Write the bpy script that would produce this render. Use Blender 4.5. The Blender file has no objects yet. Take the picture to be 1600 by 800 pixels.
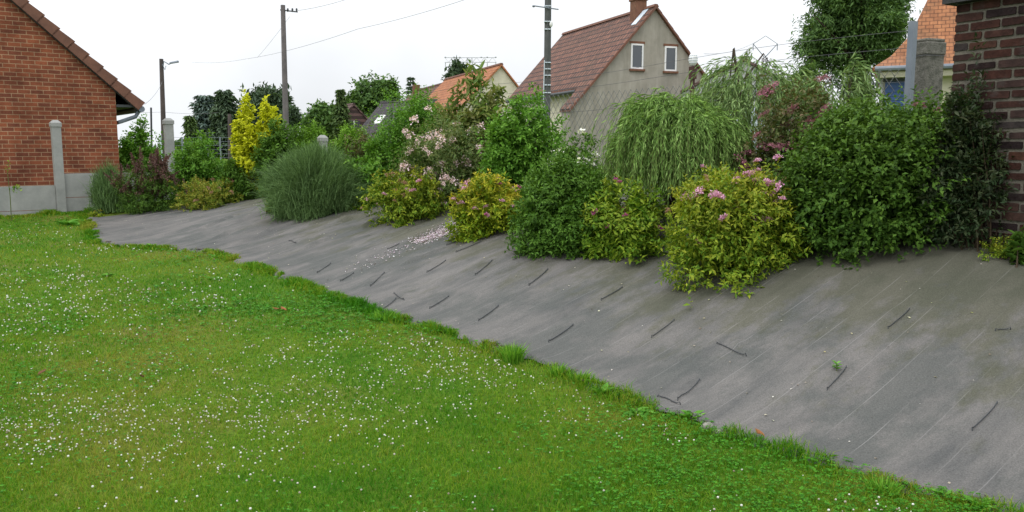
import bpy, math, random
import numpy as np
from mathutils import Vector, Matrix

# ------------------------------------------------------------------ camera, sky, sun, exposure
SC = bpy.context.scene
COL = SC.collection
R = math.radians
EYE = 1.55
PITCH = R(7.36)
FPX = 1300.0
cd = bpy.data.cameras.new("camera")
cd.sensor_width = 36.0
cd.lens = 36.0 * FPX / 1600.0
cd.clip_end = 3000.0
cd.clip_start = 0.05
cam = bpy.data.objects.new("camera", cd)
COL.objects.link(cam)
cam.location = (0, 0, EYE)
cam.rotation_euler = (math.pi / 2 - PITCH, 0, 0)
SC.camera = cam

SUN_EL, SUN_AZ = R(52), R(215)          # azimuth clockwise from +Y (north): behind the camera, to the left
world = bpy.data.worlds.new("World")
SC.world = world
world.use_nodes = True
wn, wl = world.node_tree.nodes, world.node_tree.links
bg = wn["Background"]
sky = wn.new("ShaderNodeTexSky")
sky.sky_type = 'NISHITA'
sky.sun_disc = False
sky.sun_elevation = SUN_EL
sky.sun_rotation = SUN_AZ
sky.dust_density = 4.0
hs = wn.new("ShaderNodeHueSaturation")
hs.inputs['Saturation'].default_value = 0.12
wl.new(sky.outputs[0], hs.inputs['Color'])
mixw = wn.new("ShaderNodeMix"); mixw.data_type = 'RGBA'
mixw.inputs['Factor'].default_value = 0.82          # the cloud layer covers most of the blue
mixw.inputs['B'].default_value = (9.9, 10.2, 10.6, 1)
wl.new(hs.outputs[0], mixw.inputs['A'])
tcw = wn.new("ShaderNodeTexCoord")
spw = wn.new("ShaderNodeSeparateXYZ")
wl.new(tcw.outputs['Generated'], spw.inputs[0])
mrw = wn.new("ShaderNodeMapRange")                   # an overcast sky is brighter overhead than along the horizon
mrw.inputs['From Min'].default_value = 0.05
mrw.inputs['From Max'].default_value = 1.0
mrw.inputs['To Min'].default_value = 1.16
mrw.inputs['To Max'].default_value = 2.4
wl.new(spw.outputs['Z'], mrw.inputs['Value'])
vmw = wn.new("ShaderNodeVectorMath"); vmw.operation = 'SCALE'
wl.new(mixw.outputs['Result'], vmw.inputs[0])
cln = wn.new("ShaderNodeTexNoise"); cln.inputs['Scale'].default_value = 2.2; cln.inputs['Detail'].default_value = 5
wl.new(tcw.outputs['Generated'], cln.inputs['Vector'])
clr = wn.new("ShaderNodeMapRange")
clr.inputs['From Min'].default_value = .35; clr.inputs['From Max'].default_value = .65
clr.inputs['To Min'].default_value = .86; clr.inputs['To Max'].default_value = 1.1
wl.new(cln.outputs['Fac'], clr.inputs['Value'])
mulw = wn.new("ShaderNodeMath"); mulw.operation = 'MULTIPLY'
wl.new(mrw.outputs[0], mulw.inputs[0]); wl.new(clr.outputs[0], mulw.inputs[1])
wl.new(mulw.outputs[0], vmw.inputs['Scale'])
wl.new(vmw.outputs[0], bg.inputs['Color'])
bg.inputs['Strength'].default_value = 0.11

sd = bpy.data.lights.new("sun", 'SUN')
sd.energy = 0.8
sd.angle = R(22)
sd.color = (1.0, 0.96, 0.9)
sun = bpy.data.objects.new("sun", sd)
COL.objects.link(sun)
sdir = Vector((math.sin(SUN_AZ) * math.cos(SUN_EL), math.cos(SUN_AZ) * math.cos(SUN_EL), math.sin(SUN_EL)))
sun.rotation_euler = sdir.to_track_quat('Z', 'Y').to_euler()
sun.location = (0, 0, 30)

SC.view_settings.view_transform = 'Standard'
SC.view_settings.look = 'None'
SC.view_settings.exposure = -0.12
SC.view_settings.gamma = 1.0
SC.cycles.max_bounces = 6
SC.cycles.diffuse_bounces = 4
SC.cycles.transmission_bounces = 4
SC.cycles.transparent_max_bounces = 8
SC.cycles.use_denoising = True

rng = np.random.default_rng(7)
random.seed(7)

# ------------------------------------------------------------------ helpers: rays, terrain
CP, SP = math.cos(PITCH), math.sin(PITCH)


def ray(px, py):
    a, b = (px - 800.0) / FPX, (400.0 - py) / FPX
    return np.array([a, CP + b * SP, -SP + b * CP])


def at(px, py, Y):
    d = ray(px, py)
    return np.array([0, 0, EYE]) + d * (Y / d[1])


def sstep(x, a, b):
    t = np.clip((np.asarray(x, float) - a) / (b - a), 0, 1)
    return t * t * (3 - 2 * t)


def lawn_z(x, y):
    y = np.asarray(y, float); x = np.asarray(x, float)
    yy = np.clip(y, 3.0, 18.0)
    z = 0.03 * (yy - 4.0) * sstep(yy, 3.0, 7.0)
    return z + 0.012 * np.sin(1.3 * x + .4 * y) + 0.012 * np.sin(.9 * y - .7 * x + 1.0)


UX, UY = 0.7828, 0.6223       # up the bank
VX, VY = -0.6223, 0.7828      # along the bank, away from the camera


def march(px, py, f):
    d = ray(px, py)
    t = np.linspace(1.5, 40, 6000)
    P = np.array([0, 0, EYE])[None, :] + d[None, :] * t[:, None]
    below = P[:, 2] < f(P[:, 0], P[:, 1])
    i = int(np.argmax(below)) if below.any() else len(t) - 1
    return P[i]


edge_px = [(1700, 880), (1560, 800), (1400, 762), (1250, 715), (1100, 668), (960, 618), (830, 566), (700, 522), (600, 494),
           (500, 457), (420, 425), (330, 394), (250, 389), (190, 386), (150, 380), (146, 365), (139, 342)]
edge_w = [march(px, py, lawn_z) for px, py in edge_px]
E0 = edge_w[4][:2].copy()


def st(x, y):
    dx, dy = np.asarray(x, float) - E0[0], np.asarray(y, float) - E0[1]
    return dx * UX + dy * UY, dx * VX + dy * VY


def xy(s, t):
    return E0[0] + s * UX + t * VX, E0[1] + s * UY + t * VY


_es, _et = zip(*[st(p[0], p[1]) for p in edge_w])
_es, _et = np.array(_es), np.array(_et)
_o = np.argsort(_et); _es, _et = _es[_o], _et[_o]
T_END = float(_et[-1])


def edge_s(t):
    return np.interp(t, _et, _es)


def H(x, y):
    s, t = st(x, y)
    d = np.maximum(s - edge_s(t), 0)
    ramp = np.where(d < 2.6, d, 2.6 + 1.0 * (1 - np.exp(-(d - 2.6) / 1.0)))
    ramp = ramp - .25 * (1 - np.exp(-d / .25))
    ramp = np.maximum(ramp, 0)
    k = 0.285 - 0.165 * sstep(t, 3.5, T_END)
    return lawn_z(x, y) + k * ramp


def hit(px, py):
    return march(px, py, H)


# ------------------------------------------------------------------ helpers: meshes
def mesh_np(name, V, groups, attrs=None):
    """V (n,3); groups: list of int arrays (m,k) of faces with k corners"""
    me = bpy.data.meshes.new(name)
    V = np.ascontiguousarray(V, np.float32)
    groups = [np.asarray(g, np.int32) for g in groups if len(g)]
    me.vertices.add(len(V)); me.vertices.foreach_set("co", V.ravel())
    nl = sum(g.size for g in groups)
    npoly = sum(len(g) for g in groups)
    me.loops.add(nl)
    me.loops.foreach_set("vertex_index", np.concatenate([g.ravel() for g in groups]))
    me.polygons.add(npoly)
    starts = []; o = 0
    for g in groups:
        starts.append(o + np.arange(len(g)) * g.shape[1]); o += g.size
    me.polygons.foreach_set("loop_start", np.concatenate(starts).astype(np.int32))
    if attrs:
        for k, a in attrs.items():
            at_ = me.attributes.new(k, 'FLOAT', 'POINT')
            at_.data.foreach_set("value", np.ascontiguousarray(a, np.float32))
    me.update(calc_edges=True)
    me.validate()
    return me


def link(name, me, m, parent=None, loc=None, rotz=0.0):
    o = bpy.data.objects.new(name, me)
    COL.objects.link(o)
    if m is not None:
        o.data.materials.append(m)
    if parent is not None:
        o.parent = parent
    if loc is not None:
        o.location = tuple(float(v) for v in loc)
    o.rotation_euler = (0, 0, rotz)
    return o


def tag(o, label=None, cat=None, group=None, kind=None):
    if label: o['label'] = label
    if cat: o['category'] = cat
    if group: o['group'] = group
    if kind: o['kind'] = kind
    return o


def thing(name, label, cat, loc, rotz=0.0, group=None):
    o = bpy.data.objects.new(name, None)
    COL.objects.link(o)
    o.empty_display_size = .2
    o.location = tuple(float(v) for v in loc)
    o.rotation_euler = (0, 0, rotz)
    return tag(o, label, cat, group)


class MB:
    """collects simple solids, built as one mesh"""
    def __init__(self):
        self.v, self.f, self.n = [], [], 0

    def add(self, verts, faces):
        self.v += [tuple(float(c) for c in p) for p in verts]
        self.f += [tuple(i + self.n for i in f) for f in faces]
        self.n += len(verts)
        return self

    def hexa(self, p):      # 8 points: bottom 0-3 counter-clockwise, top 4-7
        return self.add(p, [(3, 2, 1, 0), (4, 5, 6, 7), (0, 1, 5, 4), (1, 2, 6, 5), (2, 3, 7, 6), (3, 0, 4, 7)])

    def box(self, x0, x1, y0, y1, z0, z1):
        return self.hexa([(x0, y0, z0), (x1, y0, z0), (x1, y1, z0), (x0, y1, z0), (x0, y0, z1), (x1, y0, z1), (x1, y1, z1), (x0, y1, z1)])

    def prism(self, poly, vec):
        n = len(poly)
        top = [tuple(a + b for a, b in zip(p, vec)) for p in poly]
        return self.add(list(poly) + top, [tuple(range(n))[::-1], tuple(range(n, 2 * n))] + [(i, (i + 1) % n, n + (i + 1) % n, n + i) for i in range(n)])

    def tube(self, pts, rad, n=6, cap=True):
        pts = [Vector(p) for p in pts]
        if not hasattr(rad, '__len__'): rad = [rad] * len(pts)
        rings = []
        vs = []
        prev = None
        for i, p in enumerate(pts):
            d = (pts[min(i + 1, len(pts) - 1)] - pts[max(i - 1, 0)])
            d = d.normalized() if d.length > 1e-9 else Vector((0, 0, 1))
            a = prev if prev is not None else (Vector((1, 0, 0)) if abs(d.x) < .8 else Vector((0, 1, 0)))
            a = (a - d * a.dot(d)).normalized()
            prev = a
            b = d.cross(a)
            for k in range(n):
                w = 2 * math.pi * k / n
                vs.append(p + (a * math.cos(w) + b * math.sin(w)) * rad[i])
        fs = []
        for i in range(len(pts) - 1):
            for k in range(n):
                fs.append((i * n + k, i * n + (k + 1) % n, (i + 1) * n + (k + 1) % n, (i + 1) * n + k))
        if cap:
            fs.append(tuple(range(n))[::-1]); fs.append(tuple(range((len(pts) - 1) * n, len(pts) * n)))
        return self.add(vs, fs)

    def ball(self, c, rx, ry, rz, nu=10, nv=7):
        vs = [(c[0], c[1], c[2] - rz)]
        for j in range(1, nv):
            a = math.pi * j / nv - math.pi / 2
            for i in range(nu):
                w = 2 * math.pi * i / nu
                vs.append((c[0] + rx * math.cos(a) * math.cos(w), c[1] + ry * math.cos(a) * math.sin(w), c[2] + rz * math.sin(a)))
        vs.append((c[0], c[1], c[2] + rz))
        fs = [(0, 1 + (i + 1) % nu, 1 + i) for i in range(nu)]
        for j in range(nv - 2):
            for i in range(nu):
                fs.append((1 + j * nu + i, 1 + j * nu + (i + 1) % nu, 1 + (j + 1) * nu + (i + 1) % nu, 1 + (j + 1) * nu + i))
        L = len(vs) - 1
        fs += [(L, L - nu + i, L - nu + (i + 1) % nu) for i in range(nu)]
        return self.add(vs, fs)

    def build(self, name, m, parent=None, loc=None, rotz=0.0, smooth=False):
        me = bpy.data.meshes.new(name)
        me.from_pydata(self.v, [], self.f)
        me.update()
        if smooth:
            for p in me.polygons: p.use_smooth = True
        return link(name, me, m, parent, loc, rotz)


# ------------------------------------------------------------------ helpers: materials
def newmat(name):
    m = bpy.data.materials.new(name)
    m.use_nodes = True
    nt = m.node_tree
    return m, nt.nodes, nt.links, nt.nodes["Principled BSDF"], nt.nodes["Material Output"]


def ramp(n, stops, interp='LINEAR'):
    r = n.new("ShaderNodeValToRGB")
    r.color_ramp.interpolation = interp
    e = r.color_ramp.elements
    while len(e) < len(stops): e.new(0.5)
    for el, (p, c) in zip(e, stops):
        el.position = p
        el.color = (*c, 1) if len(c) == 3 else c
    return r


def noise(n, l, vec, scale, detail=4, rough=.6):
    t = n.new("ShaderNodeTexNoise")
    t.inputs['Scale'].default_value = scale
    t.inputs['Detail'].default_value = detail
    t.inputs['Roughness'].default_value = rough
    if vec is not None: l.new(vec, t.inputs['Vector'])
    return t


def mixrgb(n, l, fac, a, b, mode='MIX'):
    m = n.new("ShaderNodeMix"); m.data_type = 'RGBA'; m.blend_type = mode
    for key, v in (('Factor', fac), ('A', a), ('B', b)):
        if hasattr(v, 'is_linked') or hasattr(v, 'links'):
            l.new(v, m.inputs[key])
        else:
            m.inputs[key].default_value = v if key == 'Factor' else (*v, 1)
    return m.outputs['Result']


def math_(n, l, op, a, b=0.0, c=None):
    m = n.new("ShaderNodeMath"); m.operation = op
    for i, v in enumerate((a, b) if c is None else (a, b, c)):
        if hasattr(v, 'links'): l.new(v, m.inputs[i])
        else: m.inputs[i].default_value = v
    return m.outputs[0]


def plain(name, c1, c2=None, scale=6.0, rough=.8, spec=.3, bump=0.0, bscale=60.0, metal=0.0):
    m, n, l, p, o = newmat(name)
    tc = n.new("ShaderNodeTexCoord")
    p.inputs['Roughness'].default_value = rough
    p.inputs['Specular IOR Level'].default_value = spec
    p.inputs['Metallic'].default_value = metal
    if c2 is None: c2 = tuple(v * .75 for v in c1)
    t = noise(n, l, tc.outputs['Object'], scale, 6, .65)
    r = ramp(n, [(.32, c2), (.68, c1)])
    l.new(t.outputs['Fac'], r.inputs['Fac'])
    l.new(r.outputs['Color'], p.inputs['Base Color'])
    if bump:
        b = n.new("ShaderNodeBump"); b.inputs['Strength'].default_value = bump; b.inputs['Distance'].default_value = .02
        t2 = noise(n, l, tc.outputs['Object'], bscale, 4, .7)
        l.new(t2.outputs['Fac'], b.inputs['Height'])
        l.new(b.outputs['Normal'], p.inputs['Normal'])
    return m


def leafmat(name, stops, tip=None, tipmix=.8, rough=.6, spec=.14, trans=.22):
    """leaf colours vary from leaf to leaf; 'tip' is the colour of the young leaves at the shoot ends"""
    m, n, l, p, o = newmat(name)
    g = n.new("ShaderNodeNewGeometry")
    k = len(stops)
    gains = [.95, 1.2, 1.5] if len(stops) == 3 else [1.2] * len(stops)
    stops = [tuple(min(v * g_, .85) for v in c) for c, g_ in zip(stops, gains)]
    r = ramp(n, [(i / max(k - 1, 1), c) for i, c in enumerate(stops)])
    l.new(g.outputs['Random Per Island'], r.inputs['Fac'])
    col = r.outputs['Color']
    if tip is not None:
        a = n.new("ShaderNodeAttribute"); a.attribute_name = "age"
        f = math_(n, l, 'MULTIPLY', a.outputs['Fac'], tipmix)
        col = mixrgb(n, l, f, col, tip)
    p.inputs['Roughness'].default_value = rough
    p.inputs['Specular IOR Level'].default_value = spec
    l.new(col, p.inputs['Base Color'])
    tr = n.new("ShaderNodeBsdfTranslucent")
    l.new(mixrgb(n, l, 1.0, col, (1.5, 1.5, .7), 'MULTIPLY'), tr.inputs['Color'])
    mx = n.new("ShaderNodeMixShader"); mx.inputs[0].default_value = trans
    l.new(p.outputs[0], mx.inputs[1]); l.new(tr.outputs[0], mx.inputs[2])
    l.new(mx.outputs[0], o.inputs['Surface'])
    return m


def wall_vec(n, l):
    """object coordinates folded so that every upright wall gets (along, up)"""
    tc = n.new("ShaderNodeTexCoord")
    sp = n.new("ShaderNodeSeparateXYZ"); l.new(tc.outputs['Object'], sp.inputs[0])
    sn = n.new("ShaderNodeSeparateXYZ"); l.new(tc.outputs['Normal'], sn.inputs[0])
    f = math_(n, l, 'GREATER_THAN', math_(n, l, 'ABSOLUTE', sn.outputs['X']), .7)
    u = n.new("ShaderNodeMix"); u.data_type = 'FLOAT'
    l.new(f, u.inputs['Factor']); l.new(sp.outputs['X'], u.inputs['A']); l.new(sp.outputs['Y'], u.inputs['B'])
    cb = n.new("ShaderNodeCombineXYZ")
    l.new(u.outputs['Result'], cb.inputs['X']); l.new(sp.outputs['Z'], cb.inputs['Y'])
    return cb.outputs[0], tc


def brickmat(name, c1, c2, mortar, bw, bh, joint=.011, dark=(.12, .045, .03)):
    m, n, l, p, o = newmat(name)
    v, tc = wall_vec(n, l)
    b = n.new("ShaderNodeTexBrick")
    b.inputs['Scale'].default_value = 1.0
    b.inputs['Brick Width'].default_value = bw
    b.inputs['Row Height'].default_value = bh
    b.inputs['Mortar Size'].default_value = joint * .5
    b.inputs['Mortar Smooth'].default_value = .15
    b.inputs['Color1'].default_value = (*c1, 1)
    b.inputs['Color2'].default_value = (*c2, 1)
    b.inputs['Mortar'].default_value = (*mortar, 1)
    b.inputs['Bias'].default_value = -.1
    l.new(v, b.inputs['Vector'])
    t = noise(n, l, v, 2.2, 5, .65)
    r = ramp(n, [(.36, (.6, .57, .56)), (.64, (1.15, 1.12, 1.1))])
    l.new(t.outputs['Fac'], r.inputs['Fac'])
    col = mixrgb(n, l, 1.0, b.outputs['Color'], r.outputs['Color'], 'MULTIPLY')
    t3 = noise(n, l, v, 45, 3, .6)
    r3 = ramp(n, [(.3, (.8, .8, .8)), (.7, (1.1, 1.1, 1.1))])
    l.new(t3.outputs['Fac'], r3.inputs['Fac'])
    col = mixrgb(n, l, 1.0, col, r3.outputs['Color'], 'MULTIPLY')
    l.new(col, p.inputs['Base Color'])
    p.inputs['Roughness'].default_value = .85
    p.inputs['Specular IOR Level'].default_value = .2
    bp = n.new("ShaderNodeBump"); bp.inputs['Strength'].default_value = .5; bp.inputs['Distance'].default_value = .01
    bp.invert = True
    l.new(b.outputs['Fac'], bp.inputs['Height'])
    l.new(bp.outputs['Normal'], p.inputs['Normal'])
    return m


def tilemat(name, c1, c2, gap, tw, th, moss=(.05, .05, .035), mossy=.35, gapw=.014):
    """rows of roof tiles: along the ridge = local Y, up = local Z"""
    m, n, l, p, o = newmat(name)
    tc = n.new("ShaderNodeTexCoord")
    sp = n.new("ShaderNodeSeparateXYZ"); l.new(tc.outputs['Object'], sp.inputs[0])
    cb = n.new("ShaderNodeCombineXYZ")
    l.new(sp.outputs['Y'], cb.inputs['X']); l.new(sp.outputs['Z'], cb.inputs['Y'])
    b = n.new("ShaderNodeTexBrick")
    b.inputs['Scale'].default_value = 1.0
    b.inputs['Brick Width'].default_value = tw
    b.inputs['Row Height'].default_value = th
    b.inputs['Mortar Size'].default_value = gapw
    b.inputs['Mortar Smooth'].default_value = .6
    b.inputs['Color1'].default_value = (*c1, 1)
    b.inputs['Color2'].default_value = (*c2, 1)
    b.inputs['Mortar'].default_value = (*gap, 1)
    l.new(cb.outputs[0], b.inputs['Vector'])
    t = noise(n, l, tc.outputs['Object'], 1.1, 6, .7)
    r = ramp(n, [(.45, (0, 0, 0)), (.75, (1, 1, 1))])
    l.new(t.outputs['Fac'], r.inputs['Fac'])
    f = math_(n, l, 'MULTIPLY', r.outputs['Color'], mossy)
    col = mixrgb(n, l, f, b.outputs['Color'], moss)
    t3 = noise(n, l, tc.outputs['Object'], 9, 3, .6)
    r3 = ramp(n, [(.3, (.75, .75, .75)), (.7, (1.15, 1.15, 1.15))])
    l.new(t3.outputs['Fac'], r3.inputs['Fac'])
    col = mixrgb(n, l, 1.0, col, r3.outputs['Color'], 'MULTIPLY')
    l.new(col, p.inputs['Base Color'])
    p.inputs['Roughness'].default_value = .8
    p.inputs['Specular IOR Level'].default_value = .25
    # each row thickens towards its lower edge; each tile is a shallow roll
    saw = math_(n, l, 'FRACT', math_(n, l, 'DIVIDE', sp.outputs['Z'], th))
    roll = math_(n, l, 'SINE', math_(n, l, 'MULTIPLY', sp.outputs['Y'], 2 * math.pi / tw))
    hgt = math_(n, l, 'ADD', math_(n, l, 'MULTIPLY', saw, -1.0), math_(n, l, 'MULTIPLY', roll, .35))
    bp = n.new("ShaderNodeBump"); bp.inputs['Strength'].default_value = .9; bp.inputs['Distance'].default_value = .03
    l.new(hgt, bp.inputs['Height'])
    l.new(bp.outputs['Normal'], p.inputs['Normal'])
    return m


def glassmat():
    m, n, l, p, o = newmat("window_glass")
    p.inputs['Base Color'].default_value = (.05, .06, .07, 1)
    p.inputs['Roughness'].default_value = .06
    p.inputs['Specular IOR Level'].default_value = .8
    return m


M = {}
M['concrete'] = plain("concrete", (.34, .34, .325), (.24, .245, .235), 3.5, .9, .2, .25, 50)
M['rough_concrete'] = plain("rough_concrete", (.2, .19, .165), (.09, .09, .075), 22, .95, .15, .9, 45)
M['steel'] = plain("galvanised_steel", (.19, .215, .25), (.14, .165, .2), 5, .6, .4)
M['dark_metal'] = plain("dark_metal", (.04, .045, .05), None, 5, .55, .5)
M['wire'] = plain("wire", (.1, .1, .105), None, 5, .6, .4)
M['mesh_wire'] = plain("mesh_wire", (.16, .165, .16), None, 5, .6, .4)
M['wood_pole'] = plain("weathered_wood", (.17, .15, .15), (.11, .1, .105), 3, .85, .2)
M['wood_dark'] = plain("dark_wood_pole", (.1, .08, .075), (.06, .05, .05), 3, .85, .2)
M['white'] = plain("white_paint", (.78, .78, .77), (.7, .7, .7), 3, .5, .4)
M['cream'] = plain("cream_render", (.62, .58, .46), (.5, .46, .36), 2, .85, .2)
M['render_grey'] = plain("grey_render", (.37, .345, .295), (.27, .255, .215), 1.3, .9, .15, .3, 30)
def streaky(m):
    n, l = m.node_tree.nodes, m.node_tree.links
    p = n["Principled BSDF"]
    src = p.inputs['Base Color'].links[0].from_socket
    tc = n.new("ShaderNodeTexCoord")
    mp = n.new("ShaderNodeMapping"); mp.inputs['Scale'].default_value = (3, 3, .5); l.new(tc.outputs['Object'], mp.inputs['Vector'])
    t = noise(n, l, mp.outputs[0], 1.3, 5, .65)
    r = ramp(n, [(.36, (.86, .85, .83)), (.64, (1.07, 1.07, 1.07))]); l.new(t.outputs['Fac'], r.inputs['Fac'])
    l.new(mixrgb(n, l, 1.0, src, r.outputs['Color'], 'MULTIPLY'), p.inputs['Base Color'])


streaky(M['render_grey'])
M['pale_render'] = plain("pale_render", (.42, .43, .42), (.34, .35, .35), 1.0, .9, .15)
M['glass'] = glassmat()
M['bark'] = plain("bark", (.09, .07, .05), (.04, .032, .025), 12, .9, .1)
M['twig'] = plain("twig", (.075, .055, .035), (.04, .03, .02), 12, .9, .1)
M['green_stem'] = plain("green_stem", (.12, .15, .04), (.07, .09, .03), 9, .8, .2)
M['brick_orange'] = brickmat("orange_brick", (.27, .085, .042), (.15, .05, .031), (.36, .23, .14), .212, .0785, .0135)
M['lintel_brick'] = plain("lintel_brick", (.2, .095, .055), (.13, .062, .04), 9)
M['tile_verge'] = plain("verge_tile", (.19, .088, .058), (.125, .06, .042), 5, .75)
M['tile_brown'] = tilemat("brown_tiles", (.215, .1, .068), (.13, .064, .047), (.045, .03, .028), .26, .22, gapw=.034)
M['tile_orange'] = tilemat("orange_tiles", (.42, .17, .075), (.33, .125, .055), (.2, .075, .035), .22, .2, mossy=.3, gapw=.02)
M['tile_orange_small'] = tilemat("small_orange_tiles", (.36, .155, .068), (.27, .11, .05), (.14, .058, .03), .15, .085, gapw=.011, moss=(.1, .075, .045), mossy=.65)
M['tile_slate'] = tilemat("slate_roof", (.072, .062, .066), (.055, .05, .054), (.03, .028, .03), .25, .2, mossy=.1)
M['tile_dull'] = tilemat("dull_tiles", (.14, .085, .075), (.11, .07, .065), (.05, .035, .03), .25, .22, mossy=.2)
M['shutter_blue'] = plain("blue_shutter", (.05, .1, .24), (.04, .08, .2), 5, .6, .3)
M['brown_post'] = plain("red_brown_post", (.085, .035, .03), (.05, .025, .022), 14, .8)
M['plastic_pale'] = plain("pale_plastic", (.6, .66, .72), (.5, .57, .64), 2, .45, .5)

# ------------------------------------------------------------------ ground
def ground_material():
    m, n, l, p, o = newmat("lawn_soil")
    tc = n.new("ShaderNodeTexCoord")
    t1 = noise(n, l, tc.outputs['Object'], .55, 5, .62)
    r1 = ramp(n, [(.3, (.05, .15, .01)), (.5, (.1, .18, .014)), (.66, (.17, .17, .035)), (.8, (.12, .11, .035))])
    l.new(t1.outputs['Fac'], r1.inputs['Fac'])
    t2 = noise(n, l, tc.outputs['Object'], 40, 5, .7)
    r2 = ramp(n, [(.3, (.35, .35, .35)), (.75, (1.2, 1.2, 1.2))])
    l.new(t2.outputs['Fac'], r2.inputs['Fac'])
    l.new(mixrgb(n, l, 1.0, r1.outputs['Color'], r2.outputs['Color'], 'MULTIPLY'), p.inputs['Base Color'])
    p.inputs['Roughness'].default_value = .95
    p.inputs['Specular IOR Level'].default_value = .1
    return m


def axis(lo, hi, step, far_lo, far_hi):
    a = list(np.arange(lo, hi + 1e-6, step))
    b, s = [], step
    x = hi
    while x < far_hi:
        s *= 1.35; x += s; b.append(x)
    c, s, x = [], step, lo
    while x > far_lo:
        s *= 1.35; x -= s; c.append(x)
    return np.array(c[::-1] + a + b)


gx = axis(-14, 10, .16, -900, 900)
gy = axis(.5, 22, .16, -60, 1800)
GX, GY = np.meshgrid(gx, gy)
GZ = H(GX, GY)
far = sstep(np.hypot(GX, GY), 25, 60)
GZ = GZ * (1 - far) + .55 * far
gs, gt = st(GX, GY)
gd = gs - edge_s(gt)
GZ = GZ - np.where((gd > .04) & (gt < T_END), .035, 0.0)      # soil lies a little below the sheet
nx, ny = len(gx), len(gy)
idx = np.arange(nx * ny).reshape(ny, nx)
q = np.stack([idx[:-1, :-1], idx[:-1, 1:], idx[1:, 1:], idx[1:, :-1]], -1).reshape(-1, 4)
ground = link("ground", mesh_np("ground", np.stack([GX, GY, GZ], -1).reshape(-1, 3), [q]), ground_material())
tag(ground, "green lawn and soil running out to the horizon", kind='structure')
for p_ in ground.data.polygons: p_.use_smooth = True


def gz(x, y):
    return float(H(x, y))


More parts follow.
